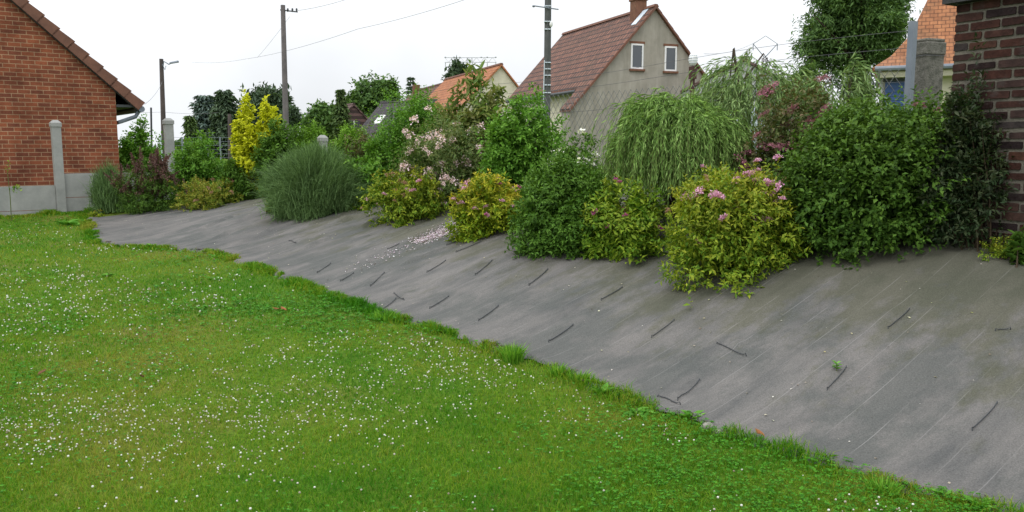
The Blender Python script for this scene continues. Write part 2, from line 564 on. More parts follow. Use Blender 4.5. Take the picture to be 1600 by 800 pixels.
# ------------------------------------------------------------------ weed sheet on the bank
def sheet_material():
    m, n, l, p, o = newmat("woven_weed_sheet")
    tc = n.new("ShaderNodeTexCoord")       # object space: x up the bank, y along it
    sp = n.new("ShaderNodeSeparateXYZ"); l.new(tc.outputs['Object'], sp.inputs[0])
    # long soft streaks up the bank
    mp = n.new("ShaderNodeMapping"); mp.inputs['Scale'].default_value = (.6, 2.6, 1); l.new(tc.outputs['Object'], mp.inputs['Vector'])
    t1 = noise(n, l, mp.outputs[0], 1.7, 7, .66)
    r1 = ramp(n, [(.34, (.088, .089, .087)), (.5, (.128, .124, .118)), (.66, (.164, .155, .146))])
    l.new(t1.outputs['Fac'], r1.inputs['Fac'])
    col = r1.outputs['Color']
    # warm bleached patches
    t2 = noise(n, l, tc.outputs['Object'], .8, 4, .6)
    r2 = ramp(n, [(.48, (0, 0, 0)), (.66, (1, 1, 1))])
    l.new(t2.outputs['Fac'], r2.inputs['Fac'])
    col = mixrgb(n, l, math_(n, l, 'MULTIPLY', r2.outputs['Color'], .45), col, (.165, .152, .142))
    # damp dark stains
    mpd = n.new("ShaderNodeMapping"); mpd.inputs['Location'].default_value = (7.3, 2.1, 0); mpd.inputs['Scale'].default_value = (.8, 1.3, 1)
    l.new(tc.outputs['Object'], mpd.inputs['Vector'])
    t3 = noise(n, l, mpd.outputs[0], 1.25, 8, .68)
    r3 = ramp(n, [(.48, (0, 0, 0)), (.58, (1, 1, 1))])
    l.new(t3.outputs['Fac'], r3.inputs['Fac'])
    col = mixrgb(n, l, math_(n, l, 'MULTIPLY', r3.outputs['Color'], .55), col, (.07, .078, .073))
    # moss, strengthened towards the shrubs to paint in contact shade
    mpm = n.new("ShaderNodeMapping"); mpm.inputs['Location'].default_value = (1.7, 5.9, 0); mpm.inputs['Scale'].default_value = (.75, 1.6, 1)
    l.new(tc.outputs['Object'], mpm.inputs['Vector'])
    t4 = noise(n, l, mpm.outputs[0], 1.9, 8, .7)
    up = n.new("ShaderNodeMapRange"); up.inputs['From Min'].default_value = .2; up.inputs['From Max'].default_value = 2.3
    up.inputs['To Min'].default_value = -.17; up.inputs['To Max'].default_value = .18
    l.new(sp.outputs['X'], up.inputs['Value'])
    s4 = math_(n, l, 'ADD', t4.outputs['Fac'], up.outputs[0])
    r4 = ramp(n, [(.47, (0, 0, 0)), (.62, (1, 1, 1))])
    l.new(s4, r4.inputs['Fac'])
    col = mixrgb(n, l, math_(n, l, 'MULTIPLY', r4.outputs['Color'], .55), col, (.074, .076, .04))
    # fine grain
    t5 = noise(n, l, tc.outputs['Object'], 130, 3, .7)
    r5 = ramp(n, [(.34, (.76, .76, .76)), (.66, (1.22, 1.22, 1.22))])
    l.new(t5.outputs['Fac'], r5.inputs['Fac'])
    col = mixrgb(n, l, 1.0, col, r5.outputs['Color'], 'MULTIPLY')
    # pale marker threads woven in every 20 cm, worn off in places
    wob = noise(n, l, tc.outputs['Object'], .7, 2, .5)
    yy = math_(n, l, 'ADD', sp.outputs['Y'], math_(n, l, 'MULTIPLY', wob.outputs['Fac'], .05))
    fr = math_(n, l, 'FRACT', math_(n, l, 'DIVIDE', yy, .205))
    line = math_(n, l, 'LESS_THAN', math_(n, l, 'ABSOLUTE', math_(n, l, 'SUBTRACT', fr, .5)), .013)
    mpw = n.new("ShaderNodeMapping"); mpw.inputs['Scale'].default_value = (1.2, 5, 1); l.new(tc.outputs['Object'], mpw.inputs['Vector'])
    t6 = noise(n, l, mpw.outputs[0], 2.0, 4, .6)
    r6 = ramp(n, [(.42, (0, 0, 0)), (.62, (1, 1, 1))])
    l.new(t6.outputs['Fac'], r6.inputs['Fac'])
    lf = math_(n, l, 'MULTIPLY', math_(n, l, 'MULTIPLY', line, r6.outputs['Color']), .38)
    col = mixrgb(n, l, lf, col, (.3, .29, .28))
    l.new(col, p.inputs['Base Color'])
    p.inputs['Roughness'].default_value = .8
    p.inputs['Specular IOR Level'].default_value = .1
    bp = n.new("ShaderNodeBump"); bp.inputs['Strength'].default_value = .55; bp.inputs['Distance'].default_value = .012
    mpb = n.new("ShaderNodeMapping"); mpb.inputs['Scale'].default_value = (2.0, 18, 1); l.new(tc.outputs['Object'], mpb.inputs['Vector'])
    t7 = noise(n, l, mpb.outputs[0], 2.5, 6, .7)
    l.new(math_(n, l, 'ADD', t7.outputs['Fac'], math_(n, l, 'MULTIPLY', t5.outputs['Fac'], .25)), bp.inputs['Height'])
    l.new(bp.outputs['Normal'], p.inputs['Normal'])
    return m


# folds: (s0,t0)-(s1,t1) gathered ridges from the photo
fold_px = [((296, 366), (376, 335)), ((331, 379), (360, 362)), ((360, 352), (382, 345)), ((500, 360), (560, 340)), ((440, 368), (505, 345)),
           ((560, 362), (596, 338)), ((150, 356), (270, 336)), ((180, 366), (250, 352)), ((520, 352), (590, 334)), ((400, 372), (470, 344)),
           ((620, 420), (700, 385)), ((470, 392), (540, 362))]
folds = []
for a, b in fold_px:
    pa, pb = hit(*a), hit(*b)
    folds.append((st(pa[0], pa[1]), st(pb[0], pb[1])))


pins = [((828, 446), (854, 424), "below the round mid green shrub"), ((942, 470), (969, 452), "below the loose lime green spirea"),
        ((1021, 526), (1050, 504), "mid sheet, second one down under the loose lime green spirea"), ((860, 535), (892, 512), "low on the sheet, above the tall grass tuft"),
        ((1122, 542), (1162, 557), "lying crosswise under the largest spirea"), ((1061, 629), (1090, 599), "pointing up from the lawn edge beside the dock leaves"),
        ((1030, 624), (1059, 636), "lying along the lawn edge beside the dock leaves"), ((1522, 672), (1554, 635), "nearest the bottom right corner of the sheet"),
        ((1295, 609), (1319, 579), "next to the small seedling on the sheet"), ((1390, 514), (1418, 487), "below the largest dark green bush"),
        ((497, 427), (515, 414), "left of the faint petal trail, on the far part of the sheet"), ((534, 439), (550, 429), "at the low end of the petal trail"),
        ((580, 448), (599, 431), "just right of the petal trail's low end"), ((669, 427), (694, 410), "below the thick petal drift"),
        ((744, 429), (767, 410), "half way down the sheet under the golden topped spirea"), ((674, 482), (698, 466), "low on the sheet under the petal drift"),
        ((750, 503), (776, 482), "close to the lawn edge left of the tall grass tuft"), ((616, 462), (630, 469), "short, lying crosswise near the lawn edge below the petal trail"),
        ((598, 485), (617, 469), "by the lawn edge below the petal trail"), ((715, 395), (749, 380), "under the left side of the golden topped spirea"),
        ((452, 377), (462, 380), "short, lying crosswise below the big broom"), ((574, 342), (589, 337), "tucked under the low pale leaved plant"),
        ((608, 391), (621, 385), "on the left fringe of the petal drift"), ((700, 385), (712, 378), "on the right fringe of the petal drift"),
        ((1560, 522), (1572, 521), "short, farthest right on the upper sheet")]
pin_st = []
for a, b, _ in pins:
    pa, pb = hit(*a), hit(*b)
    pin_st.append((st(pa[0], pa[1]), st(pb[0], pb[1])))


def sheet_bump(s, t):
    d = s - edge_s(t)
    z = .007 * np.sin(9 * t + 2.0 * np.sin(1.3 * s)) * np.sin(1.7 * s + t) + .006 * np.sin(23 * t + 3 * s * np.sin(t)) * (.3 + .7 * sstep(t, 3, 8))
    z = z + .009 * np.sin(3.1 * t + 1) * np.sin(2.2 * s + .5)
    z = z + .011 * sstep(t, 4, 9) * np.abs(np.sin(7 * t + 1.5 * s + 1.2 * np.sin(3 * t)))
    for (s0, t0), (s1, t1) in folds:
        L = math.hypot(s1 - s0, t1 - t0) + 1e-6
        ex, ey = (s1 - s0) / L, (t1 - t0) / L
        al = (s - s0) * ex + (t - t0) * ey
        ac = -(s - s0) * ey + (t - t0) * ex
        z = z + .035 * np.exp(-(ac / .035) ** 2) * sstep(al, -.05, .25 * L) * (1 - sstep(al, .75 * L, L + .05)) - .02 * np.exp(-((ac + .05) / .03) ** 2) * sstep(al, 0, .3 * L) * (1 - sstep(al, .7 * L, L))
    for (s0, t0), (s1, t1) in pin_st:      # the pins pucker the cloth
        L = math.hypot(s1 - s0, t1 - t0) + 1e-6
        ex, ey = (s1 - s0) / L, (t1 - t0) / L
        al = (s - s0) * ex + (t - t0) * ey
        ac = -(s - s0) * ey + (t - t0) * ex
        z = z + .016 * np.exp(-((ac - .07) / .05) ** 2) * sstep(al, -.12, .1) * (1 - sstep(al, L - .1, L + .12)) - .008 * np.exp(-(ac / .04) ** 2) * sstep(al, -.1, .05) * (1 - sstep(al, L - .05, L + .1))
    z = z + .02 * np.exp(-(d / .1) ** 2) * (.5 + .5 * np.sin(6 * t + np.sin(11 * t)))
    return z


def sheet_z(x, y):
    s, t = st(x, y)
    return H(x, y) + .012 + sheet_bump(s, t)


ts = np.arange(-3.6, T_END + .001, .035)
ds = np.concatenate([np.arange(-.02, 3.0, .04), np.arange(3.0, 4.2, .12)])
TS, DS = np.meshgrid(ts, ds)
wav = .03 * np.sin(5.1 * TS + .6) + .02 * np.sin(13 * TS) + .015 * np.sin(31 * TS + 1)
SS = edge_s(TS) + DS + wav * np.exp(-DS / .15) + .02
PX_, PY_ = xy(SS, TS)
PZ_ = H(PX_, PY_) + .012 + sheet_bump(SS, TS)
PZ_[0, :] -= .03
nt_, nd_ = len(ts), len(ds)
idx = np.arange(nt_ * nd_).reshape(nd_, nt_)
q = np.stack([idx[:-1, :-1], idx[1:, :-1], idx[1:, 1:], idx[:-1, 1:]], -1).reshape(-1, 4)
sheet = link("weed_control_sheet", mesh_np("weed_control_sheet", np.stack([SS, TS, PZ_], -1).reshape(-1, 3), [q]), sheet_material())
# object space is (up the bank, along the bank, height)
sheet.matrix_world = Matrix(((UX, VX, 0, E0[0]), (UY, VY, 0, E0[1]), (0, 0, 1, 0), (0, 0, 0, 1)))
tag(sheet, "grey woven weed control sheet stretched over the sloping bank beside the lawn", "ground sheet")
for p_ in sheet.data.polygons: p_.use_smooth = True

# ------------------------------------------------------------------ foliage machinery
def unit(a):
    return a / (np.linalg.norm(a, axis=-1, keepdims=True) + 1e-9)


def leaf_geo(P, D, N, L, W, fold=.18, bend=.15, broad=False):
    n = len(P)
    D = unit(D); S = unit(np.cross(D, N)); N = np.cross(S, D)
    L = np.broadcast_to(np.asarray(L, float), (n,))[:, None]; W = np.broadcast_to(np.asarray(W, float), (n,))[:, None]
    if not broad:
        V = np.stack([P, P + D * L * .48 + S * W * .5 + N * W * fold, P + D * L - N * L * bend, P + D * L * .48 - S * W * .5 + N * W * fold], 1)
        f = np.array([[0, 1, 2], [0, 2, 3]])
        k = 4
    else:
        V = np.stack([P, P + D * L * .3 + S * W * .42 + N * W * fold, P + D * L * .66 + S * W * .4 + N * (W * fold - L * bend * .4), P + D * L - N * L * bend,
                      P + D * L * .66 - S * W * .4 + N * (W * fold - L * bend * .4), P + D * L * .3 - S * W * .42 + N * W * fold], 1)
        f = np.array([[0, 1, 2], [0, 2, 3], [0, 3, 4], [0, 4, 5]])
        k = 6
    F = (np.arange(n) * k)[:, None, None] + f[None]
    return V.reshape(-1, 3), F.reshape(-1, 3), k


PROF = {
    'dome': lambda q: np.sqrt(np.clip(1 - q ** 2.4, 0, 1)) * (.78 + .22 * np.clip(q / .3, 0, 1)),
    'round': lambda q: np.sqrt(np.clip(1 - (2 * q - .85) ** 2 / 1.33, 0, 1)),
    'vase': lambda q: np.sqrt(np.clip(1 - np.clip((q - .62) / .38, 0, 1) ** 2, 0, 1)) * (.35 + .65 * np.clip(q / .62, 0, 1)),
    'cone': lambda q: np.clip(1 - q, 0, 1) ** .85 * (.6 + .4 * np.clip(q / .12, 0, 1)),
    'spire': lambda q: np.sin(np.pi * np.clip(.12 + .88 * q, 0, 1) ** .85) ** .8,
    'tree': lambda q: np.sqrt(np.clip(1 - (2 * q - 1) ** 2, 0, 1)),
}


def twig_tips(n, lobe, lump):
    """n twig tips in and on one lobe: returns local points, outward directions, height fraction, radial fraction"""
    ox, oy, z0, rx, ry, h, prof = lobe
    f = PROF[prof]
    q = rng.random(n * 6)
    keep = rng.random(n * 6) < np.clip(f(q), .05, 1) * (.75 + .25 * q)
    q = q[keep][:n]
    n = len(q)
    th = rng.random(n) * 2 * np.pi
    rr = 1 - .55 * rng.random(n) ** 1.7
    ph = rng.random(6) * 6.28
    m = 1 + lump * (np.sin(3 * th + 5 * q + ph[0]) * .5 + np.sin(5 * th - 7 * q + ph[1]) * .4 + np.sin(9 * th + 13 * q + ph[2]) * .35)
    R_ = f(q) * rr * m
    qz = q * (1 + lump * .5 * np.sin(4 * th + ph[3]) * np.cos(3 * R_ + ph[4]))
    P = np.stack([ox + rx * R_ * np.cos(th), oy + ry * R_ * np.sin(th), z0 + h * qz], -1)
    out = np.stack([np.cos(th) * R_ / max(rx, .01), np.sin(th) * R_ / max(ry, .01), (q - .3) * 1.1 / max(h, .01)], -1)
    # shoots come in clumps with gaps between them
    nc = max(n // 7, 1)
    ci = rng.integers(0, nc, n)
    loose = rng.random(n) < .3
    sg = .075 * min(rx + ry, h * 1.6) * .75
    Pc = P[ci] + rng.normal(0, sg, (n, 3))
    P = np.where(loose[:, None], P, Pc); out = np.where(loose[:, None], out, out[ci]); q = np.where(loose, q, q[ci]); rr = np.where(loose, rr, rr[ci])
    P[:, 2] = np.maximum(P[:, 2], z0 * .5)
    stray = rng.random(n) < .07
    ctr = np.array([ox, oy, z0 + .3 * h])
    P = np.where(stray[:, None], ctr + (P - ctr) * (1.04 + .16 * rng.random((n, 1))), P)
    return P, unit(out), q, rr


def shrub_leaves(lobes, n_tw, npl, tl, L, W, up=.45, jit=.45, droop=.15, lump=.2, spread=.9, up_n=.8):
    vol = np.array([lb[3] * lb[5] for lb in lobes]); vol = vol / vol.sum()
    tips, dirs, qs, rs = [], [], [], []
    for lb, v in zip(lobes, vol):
        P, D, q, rr = twig_tips(max(int(n_tw * v), 4), lb, lump)
        tips.append(P); dirs.append(D); qs.append(q); rs.append(rr)
    T = np.concatenate(tips); D = np.concatenate(dirs); Q = np.concatenate(qs); RR = np.concatenate(rs)
    n = len(T)
    D = unit(D + np.array([0, 0, up]) + rng.normal(0, jit, (n, 3)))
    k = np.arange(npl)
    frac = (k + .5) / npl
    off = -tl * (1 - frac)
    Pl = T[:, None, :] + D[:, None, :] * (off[None, :, None] * (.7 + .6 * rng.random((n, 1, 1))))
    a = unit(np.cross(D, np.array([.31, .22, .92]))); b = np.cross(D, a)
    az = (k * 2.4)[None, :] + rng.random((n, 1)) * 6.28 + rng.normal(0, .4, (n, npl))
    perp = a[:, None, :] * np.cos(az)[..., None] + b[:, None, :] * np.sin(az)[..., None]
    Dl = D[:, None, :] * (.35 + .55 * frac[None, :, None]) + perp * spread + np.array([0, 0, -droop]) + rng.normal(0, .2, (n, npl, 3))
    Nl = np.array([0, 0, up_n]) + D[:, None, :] * .55 + rng.normal(0, .38, (n, npl, 3))
    Ls = L * (.6 + .65 * rng.random((n, npl))) * (1 - .25 * frac[None, :])
    age = np.clip(.25 + .75 * frac[None, :], 0, 1) * np.clip((Q[:, None] - .25) * 1.3, 0, 1) * np.clip((RR[:, None] - .6) * 2.5, 0, 1)
    age = np.clip(age + rng.normal(0, .12, age.shape), 0, 1)
    sh = (n * npl, 3)
    return dict(P=Pl.reshape(sh), D=Dl.reshape(sh), N=Nl.reshape(sh), L=Ls.ravel(), W=(Ls * (W / L)).ravel(), age=age.ravel(), tips=T, tdirs=D, q=Q, rr=RR)


def foliage_obj(name, d, m, parent, broad=False, fold=.18, bend=.15):
    V, F, k = leaf_geo(d['P'], d['D'], d['N'], d['L'], d['W'], fold, bend, broad)
    me = mesh_np(name, V, [F], {'age': np.repeat(d['age'], k)})
    return link(name, me, m, parent)


def stems_obj(name, base, tips, r0, m, parent, bow=.25, n=5, sides=4):
    mb = MB()
    for t in tips:
        b = np.array(base) + np.array([*(rng.normal(0, .05, 2) * (1 + 2 * r0)), 0])
        t = np.array(t)
        mid = b * .5 + t * .5
        side = (t - b) * np.array([1, 1, 0]) * -bow
        pts = []
        for i in range(n):
            u = i / (n - 1)
            p = (1 - u) ** 2 * b + 2 * u * (1 - u) * (mid + side) + u * u * t
            pts.append(p + rng.normal(0, .01, 3) * u)
        mb.tube(pts, [r0 * (1 - .8 * i / (n - 1)) for i in range(n)], sides)
    return mb.build(name, m, parent)


def petal_cluster(name, n, r, h, ps, m, cone=False):
    """one flower head: many small petals on a shallow dome (or a plume)"""
    u = rng.random(n); th = rng.random(n) * 6.28
    if cone:
        z = u * h; rr = r * (1 - u) ** .7 * (.4 + .6 * rng.random(n))
    else:
        rr = r * np.sqrt(u); z = h * (1 - u) + rng.normal(0, h * .25, n)
    P = np.stack([rr * np.cos(th), rr * np.sin(th), z], -1)
    D = unit(rng.normal(0, 1, (n, 3)) + np.array([0, 0, .3]))
    N = unit(np.stack([np.cos(th) * .6, np.sin(th) * .6, np.ones(n)], -1) + rng.normal(0, .4, (n, 3)))
    V, F, k = leaf_geo(P, D, N, ps, ps * .9, .1, .1)
    c0 = np.array([0, 0, -.25 * max(h, .03)])
    pv = np.stack([np.tile(c0, (n, 1)), np.tile(c0, (n, 1)) + np.array([.0015, 0, 0]), P + np.array([.0015, 0, .002]), P], 1).reshape(-1, 3)
    pf = len(V) + np.arange(4 * n).reshape(n, 4)
    V = np.concatenate([V, pv])
    me = mesh_np(name, V, [F, pf], {'age': np.zeros(len(V))})
    me.materials.append(m)
    return me


def put_flowers(parent, me, pts, dirs, name="flower_head", smin=.7, smax=1.25):
    for p, d in zip(pts, dirs):
        o = bpy.data.objects.new(name, me)
        COL.objects.link(o)
        o.parent = parent
        o.location = tuple(float(v) for v in p)
        o.rotation_euler = (float(rng.normal(0, .35)) + float(-d[1]) * .5, float(rng.normal(0, .35)) + float(d[0]) * .5, float(rng.random() * 6.28))
        s = float(smin + (smax - smin) * rng.random())
        o.scale = (s, s, s)


def pick_tips(d, n, qmin=.45, rmin=.8, face=None):
    ok = (d['q'] > qmin) & (d['rr'] > rmin)
    if face is not None:
        ok &= (d['tips'] @ np.array([*face, 0.0])) > -.15 * np.abs(d['tips']).max()
    ids = np.flatnonzero(ok)
    ids = rng.choice(ids, min(n, len(ids)), replace=False)
    return d['tips'][ids] + d['tdirs'][ids] * .02, d['tdirs'][ids]


def place(bx, by, wpx, topy, Y=None, deep=.85):
    """(centre x, y, ground z, half width, half depth, height) of a plant from its outline in the photo"""
    if Y is None:
        p = hit(bx, by)
        rx = wpx * .5 * p[1] / FPX
        Yc = p[1] + rx * deep * .75
    else:
        Yc = Y
    rx = wpx * .5 * Yc / FPX
    c = at(bx, topy, Yc)
    z0 = gz(c[0], Yc)
    return c[0], Yc, z0, rx * 1.1, rx * 1.1 * deep, (c[2] - z0) * 1.07


def shrub(name, label, cat, spot, prof, mat, n_tw, npl, tl, L, W, stems=9, lobes=None, broad=False, zlift=.0, group=None, stem_r=.008, stem_mat=None, nlobes=5, fold=.18, bend=.15, **kw):
    x, y, z0, rx, ry, h = spot
    root = thing(name, label, cat, (x, y, z0), 0, group)
    if lobes is None:
        lobes = [(0, 0, zlift, rx * .86, ry * .86, (h - zlift) * .97, prof)]
        for i in range(nlobes):
            a = rng.random() * 6.28; rr = .25 + .35 * rng.random()
            s = .5 + .2 * rng.random()
            hh = (h - zlift) * (.55 + .4 * rng.random())
            lobes.append((rx * rr * math.cos(a), ry * rr * math.sin(a), zlift + .02 * h, rx * s, ry * s, hh, prof))
    d = shrub_leaves(lobes, n_tw, npl, tl, L, W, **kw)
    for key in ('P', 'tips'):      # the skirt of the plant follows the slope it stands on
        a = d[key]
        a[:, 2] += (H(x + a[:, 0], y + a[:, 1]) - z0) * np.clip(1 - 1.6 * a[:, 2] / h, 0, 1)
        a[:, 2] = np.maximum(a[:, 2], H(x + a[:, 0], y + a[:, 1]) - z0 + .03)
    foliage_obj("foliage", d, mat, root, broad, fold, bend)
    ids = rng.choice(len(d['tips']), min(stems, len(d['tips'])), replace=False)
    stems_obj("stems", (0, 0, -.03), d['tips'][ids] * np.array([.9, .9, .95]), stem_r, stem_mat or M['twig'], root)
    return root, d, (x, y, z0, rx, ry, h)


# leaf colours
L_dark = leafmat("leaf_dark_green", [(.026, .062, .01), (.05, .112, .015), (.08, .15, .022)], (.13, .2, .035), .5)
L_mid = leafmat("leaf_mid_green", [(.038, .095, .013), (.062, .14, .018), (.085, .17, .024)], (.12, .2, .03), .5)
L_bright = leafmat("leaf_bright_green", [(.05, .14, .018), (.08, .2, .022), (.11, .235, .03)], (.19, .29, .04), .5)
L_gold = leafmat("leaf_golden_spirea", [(.08, .17, .011), (.15, .24, .014), (.24, .28, .018)], (.52, .38, .04), .9)
L_lime = leafmat("leaf_lime_spirea", [(.065, .15, .012), (.13, .215, .017), (.21, .25, .022)], (.42, .34, .04), .7)
L_lime2 = leafmat("leaf_lime_green", [(.06, .15, .014), (.11, .21, .018), (.18, .25, .022)], (.34, .32, .04), .65)
L_orange = leafmat("leaf_orange_spirea", [(.09, .17, .018), (.15, .22, .022), (.24, .21, .035)], (.38, .2, .05), .6)
L_yellow = leafmat("leaf_golden_elm", [(.3, .35, .015), (.4, .43, .02), (.47, .48, .03)], (.52, .52, .05), .5, trans=.35)
L_photinia = leafmat("leaf_dark_red_green", [(.016, .032, .012), (.03, .055, .022), (.05, .062, .03)], (.075, .05, .03), .4, rough=.35)
L_loquat = leafmat("leaf_big_mixed", [(.07, .13, .03), (.12, .19, .045), (.17, .2, .06)], (.24, .13, .06), .5)
L_willow = leafmat("leaf_willow", [(.085, .17, .035), (.15, .26, .06), (.22, .33, .1)], None)
L_willow2 = leafmat("leaf_pale_willow", [(.1, .18, .06), (.15, .23, .08), (.2, .28, .11)], None)
L_broom = leafmat("broom_twigs", [(.05, .1, .03), (.088, .155, .05), (.135, .215, .08)], None, trans=.15)
L_hedge = leafmat("hedge_needles", [(.09, .2, .02), (.12, .24, .025), (.15, .28, .03)], (.2, .33, .04), .5, trans=.15)
L_conifer = leafmat("conifer_needles", [(.042, .07, .04), (.06, .095, .052), (.08, .115, .066)], None, trans=.1)  # needle colour lightened to stand in for haze over far trees
L_cedar = leafmat("cedar_needles", [(.065, .1, .085), (.085, .125, .105), (.11, .15, .125)], None, trans=.1)  # blue needles, with some distance haze mixed into the colour
L_fir = leafmat("green_fir_needles", [(.05, .09, .03), (.07, .115, .036), (.095, .14, .045)], None, trans=.1)
L_tree = leafmat("tree_leaves", [(.05, .1, .03), (.07, .135, .036), (.1, .17, .05)], None)
L_weigela = leafmat("weigela_leaves", [(.06, .115, .03), (.09, .15, .035), (.14, .16, .06)], (.2, .18, .09), .5)
L_purple = leafmat("plume_purple_brown", [(.075, .04, .038), (.11, .06, .055), (.15, .085, .07)], None)
L_cotinus = leafmat("leaf_red_tinged_green", [(.05, .09, .025), (.075, .12, .03), (.1, .085, .04)], (.16, .08, .06), .6)
F_pink = leafmat("petal_pink", [(.46, .18, .36), (.55, .27, .44), (.62, .38, .5)], None)
F_magenta = leafmat("petal_magenta", [(.32, .06, .2), (.42, .1, .27)], None)
F_pale = leafmat("petal_pale_pink", [(.6, .42, .47), (.7, .55, .58), (.66, .45, .5)], None)
F_brown = leafmat("petal_faded", [(.3, .16, .12), (.36, .22, .16)], None)
F_dusk = leafmat("petal_dusky_purple", [(.17, .06, .09), (.24, .09, .13), (.28, .13, .15)], None)
F_white = leafmat("petal_white", [(.75, .76, .72), (.7, .7, .64)], None)

head_pink = petal_cluster("flower_head_pink", 46, .042, .022, .014, F_pink)
head_mag = petal_cluster("flower_head_magenta", 46, .038, .022, .014, F_magenta)
head_brown = petal_cluster("flower_head_faded", 40, .04, .02, .013, F_brown)
head_pale = petal_cluster("flower_cluster_pale", 34, .06, .05, .026, F_pale)
head_dusk = petal_cluster("flower_plate_dusky", 90, .11, .035, .02, F_dusk)
plume = petal_cluster("plume_brown", 70, .05, .2, .022, L_purple, cone=True)
head_white = petal_cluster("flower_white", 16, .04, .03, .03, F_white)

#@@PLANTS
# ------------------------------------------------------------------ shrubs on the bank, front row
TOCAM = (0.0, -1.0)
# small plants at the far left corner of the sheet
r_, d_, s_ = shrub("yellow_sprig", "tiny yellow leaved plant at the lawn corner of the sheet below the concrete fence", "plant",
                   place(152, 341, 30, 327), 'dome', L_gold, 40, 6, .06, .04, .022, stems=6, nlobes=2)

# feathery dark bush with brown plumes next to the concrete fence
r_, d_, s_ = shrub("plume_shrub", "low dark shrub topped with purple brown plumes between concrete fence and round post", "shrub",
                   place(228, 337, 110, 254), 'dome', L_dark, 1500, 8, .12, .05, .018, stems=14)
pts, dirs = pick_tips(d_, 95, .35, .6)
put_flowers(r_, plume, pts, dirs, "plume", .8, 1.6)


def broom_obj(spot, n, m, root, w=.004, flop=.35, seg=4, rmin=.55):
    """a mass of thin upright green twigs, fanned out from the base"""
    x, y, z0, rx, ry, h = spot
    th = rng.random(n) * 6.28
    q = np.clip(rng.random(n) ** .85, .0, 1)
    nc = max(n // 110, 8)
    ci = rng.integers(0, nc, n)
    cl_ = rng.random(n) < .75
    th = np.where(cl_, th[ci] + rng.normal(0, .13, n), th)
    q = np.where(cl_, np.clip(q[ci] + rng.normal(0, .06, n), 0, 1), q)
    f = PROF['dome'](q)
    rr = 1 - (1 - rmin) * rng.random(n)
    lum = 1 + .14 * np.sin(3 * th + 4 * q + 1) + .12 * np.sin(7 * th - 6 * q) + .07 * np.sin(17 * th + 11 * q) + rng.normal(0, .06, n)
    tip = np.stack([rx * f * rr * lum * np.cos(th), ry * f * rr * lum * np.sin(th), h * q * (1 + rng.normal(0, .05, n))], -1)
    kk_ = (.5 + .38 * rng.random(n))[:, None]
    tip *= np.where(cl_, (.9 + .2 * rng.random(nc))[ci], 1.0)[:, None]
    start = tip * np.concatenate([kk_, kk_, kk_ * .95], 1) + rng.normal(0, .05, (n, 3))
    start[:, 2] = np.maximum(start[:, 2] - .08 * h, 0.02)
    tip = tip + rng.normal(0, .035, (n, 3)) + np.array([0, 0, .03])
    ctrl = (start + tip) * .5 + np.stack([tip[:, 0] * -.05, tip[:, 1] * -.05, np.full(n, .12 * h)], -1)
    tip[:, :2] *= 1 + .06 * flop
    wild = rng.random(n) < .25
    tip = tip + np.where(wild[:, None], rng.normal(0, .05, (n, 3)) + np.array([0, 0, .03]), 0.0)
    ctrl = ctrl + rng.normal(0, .035, (n, 3))
    tip[:, 2] -= .10 * h * np.clip(rr * f, 0, 1) * rng.random(n)
    side = unit(np.cross(tip - start, rng.normal(0, 1, (n, 3))))
    V = []
    for i in range(seg + 1):
        u = i / seg
        p = (1 - u) ** 2 * start + 2 * u * (1 - u) * ctrl + u * u * tip
        ww = w * (1 - .7 * u)
        V += [p + side * ww, p - side * ww]
    V = np.stack(V, 1)
    g_ = H(x + V[..., 0], y + V[..., 1]) - z0
    V[..., 2] = np.maximum(V[..., 2] + g_ * np.clip(1 - 1.6 * V[..., 2] / h, 0, 1), g_ + .012)
    k = 2 * (seg + 1)
    fq = np.array([[2 * i, 2 * i + 1, 2 * i + 3, 2 * i + 2] for i in range(seg)])
    F = (np.arange(n) * k)[:, None, None] + fq[None]
    me = mesh_np("foliage", V.reshape(-1, 3), [F.reshape(-1, 4)], {'age': np.zeros(n * k)})
    return link("foliage", me, m, root)


sp_ = place(172, 335, 62, 266)
r_ = thing("broom", "small feathery grey green broom leaning on the concrete fence", "shrub", sp_[:3])
broom_obj(sp_, 7000, L_broom, r_, .005)
stems_obj("stems", (0, 0, 0), rng.normal(0, .12, (8, 3)) + np.array([0, 0, .4]), .008, M['green_stem'], r_)

r_, d_, s_ = shrub("spirea", "small spirea with orange tinted leaves in front of bright green shrubs", "shrub",
                   place(311, 331, 90, 278), 'dome', L_orange, 900, 8, .09, .045, .02, stems=12)
pts, dirs = pick_tips(d_, 14, .5, .8); put_flowers(r_, head_brown, pts, dirs)

r_, d_, s_ = shrub("leafy_shrub", "bright green loose shrub behind the orange tinted spirea", "shrub",
                   place(312, 305, 105, 216, Y=15.6), 'dome', L_bright, 1700, 8, .16, .08, .034, stems=12, lump=.22)
r_, d_, s_ = shrub("leafy_shrub", "bright green shrub at the foot of the golden upright elm", "shrub",
                   place(362, 305, 56, 246, Y=15.0), 'dome', L_mid, 800, 8, .14, .07, .03, stems=8, lump=.2)

# golden upright elm
gx_, gy_, gz0, grx, gry, gh = place(397, 300, 76, 156, Y=15.2)
r_, d_, s_ = shrub("golden_elm", "upright golden yellow elm rising in spires above the shrubs", "tree", (gx_, gy_, gz0, grx, gry, gh), 'spire', L_yellow, 1050, 11, .16, .085, .06,
                   lobes=[(-.16, 0, .35, .17, .2, gh - .35, 'round'), (.2, .05, .4, .19, .2, gh * .93 - .4, 'round'), (-.27, .05, .2, .2, .2, gh * .78 - .2, 'round'),
                          (.36, -.02, .5, .13, .16, gh * .9 - .5, 'round'), (.02, -.05, .1, .36, .3, gh * .7 - .1, 'round')],
                   stems=6, stem_r=.02, broad=True, lump=.1, jit=.25, up=.9)

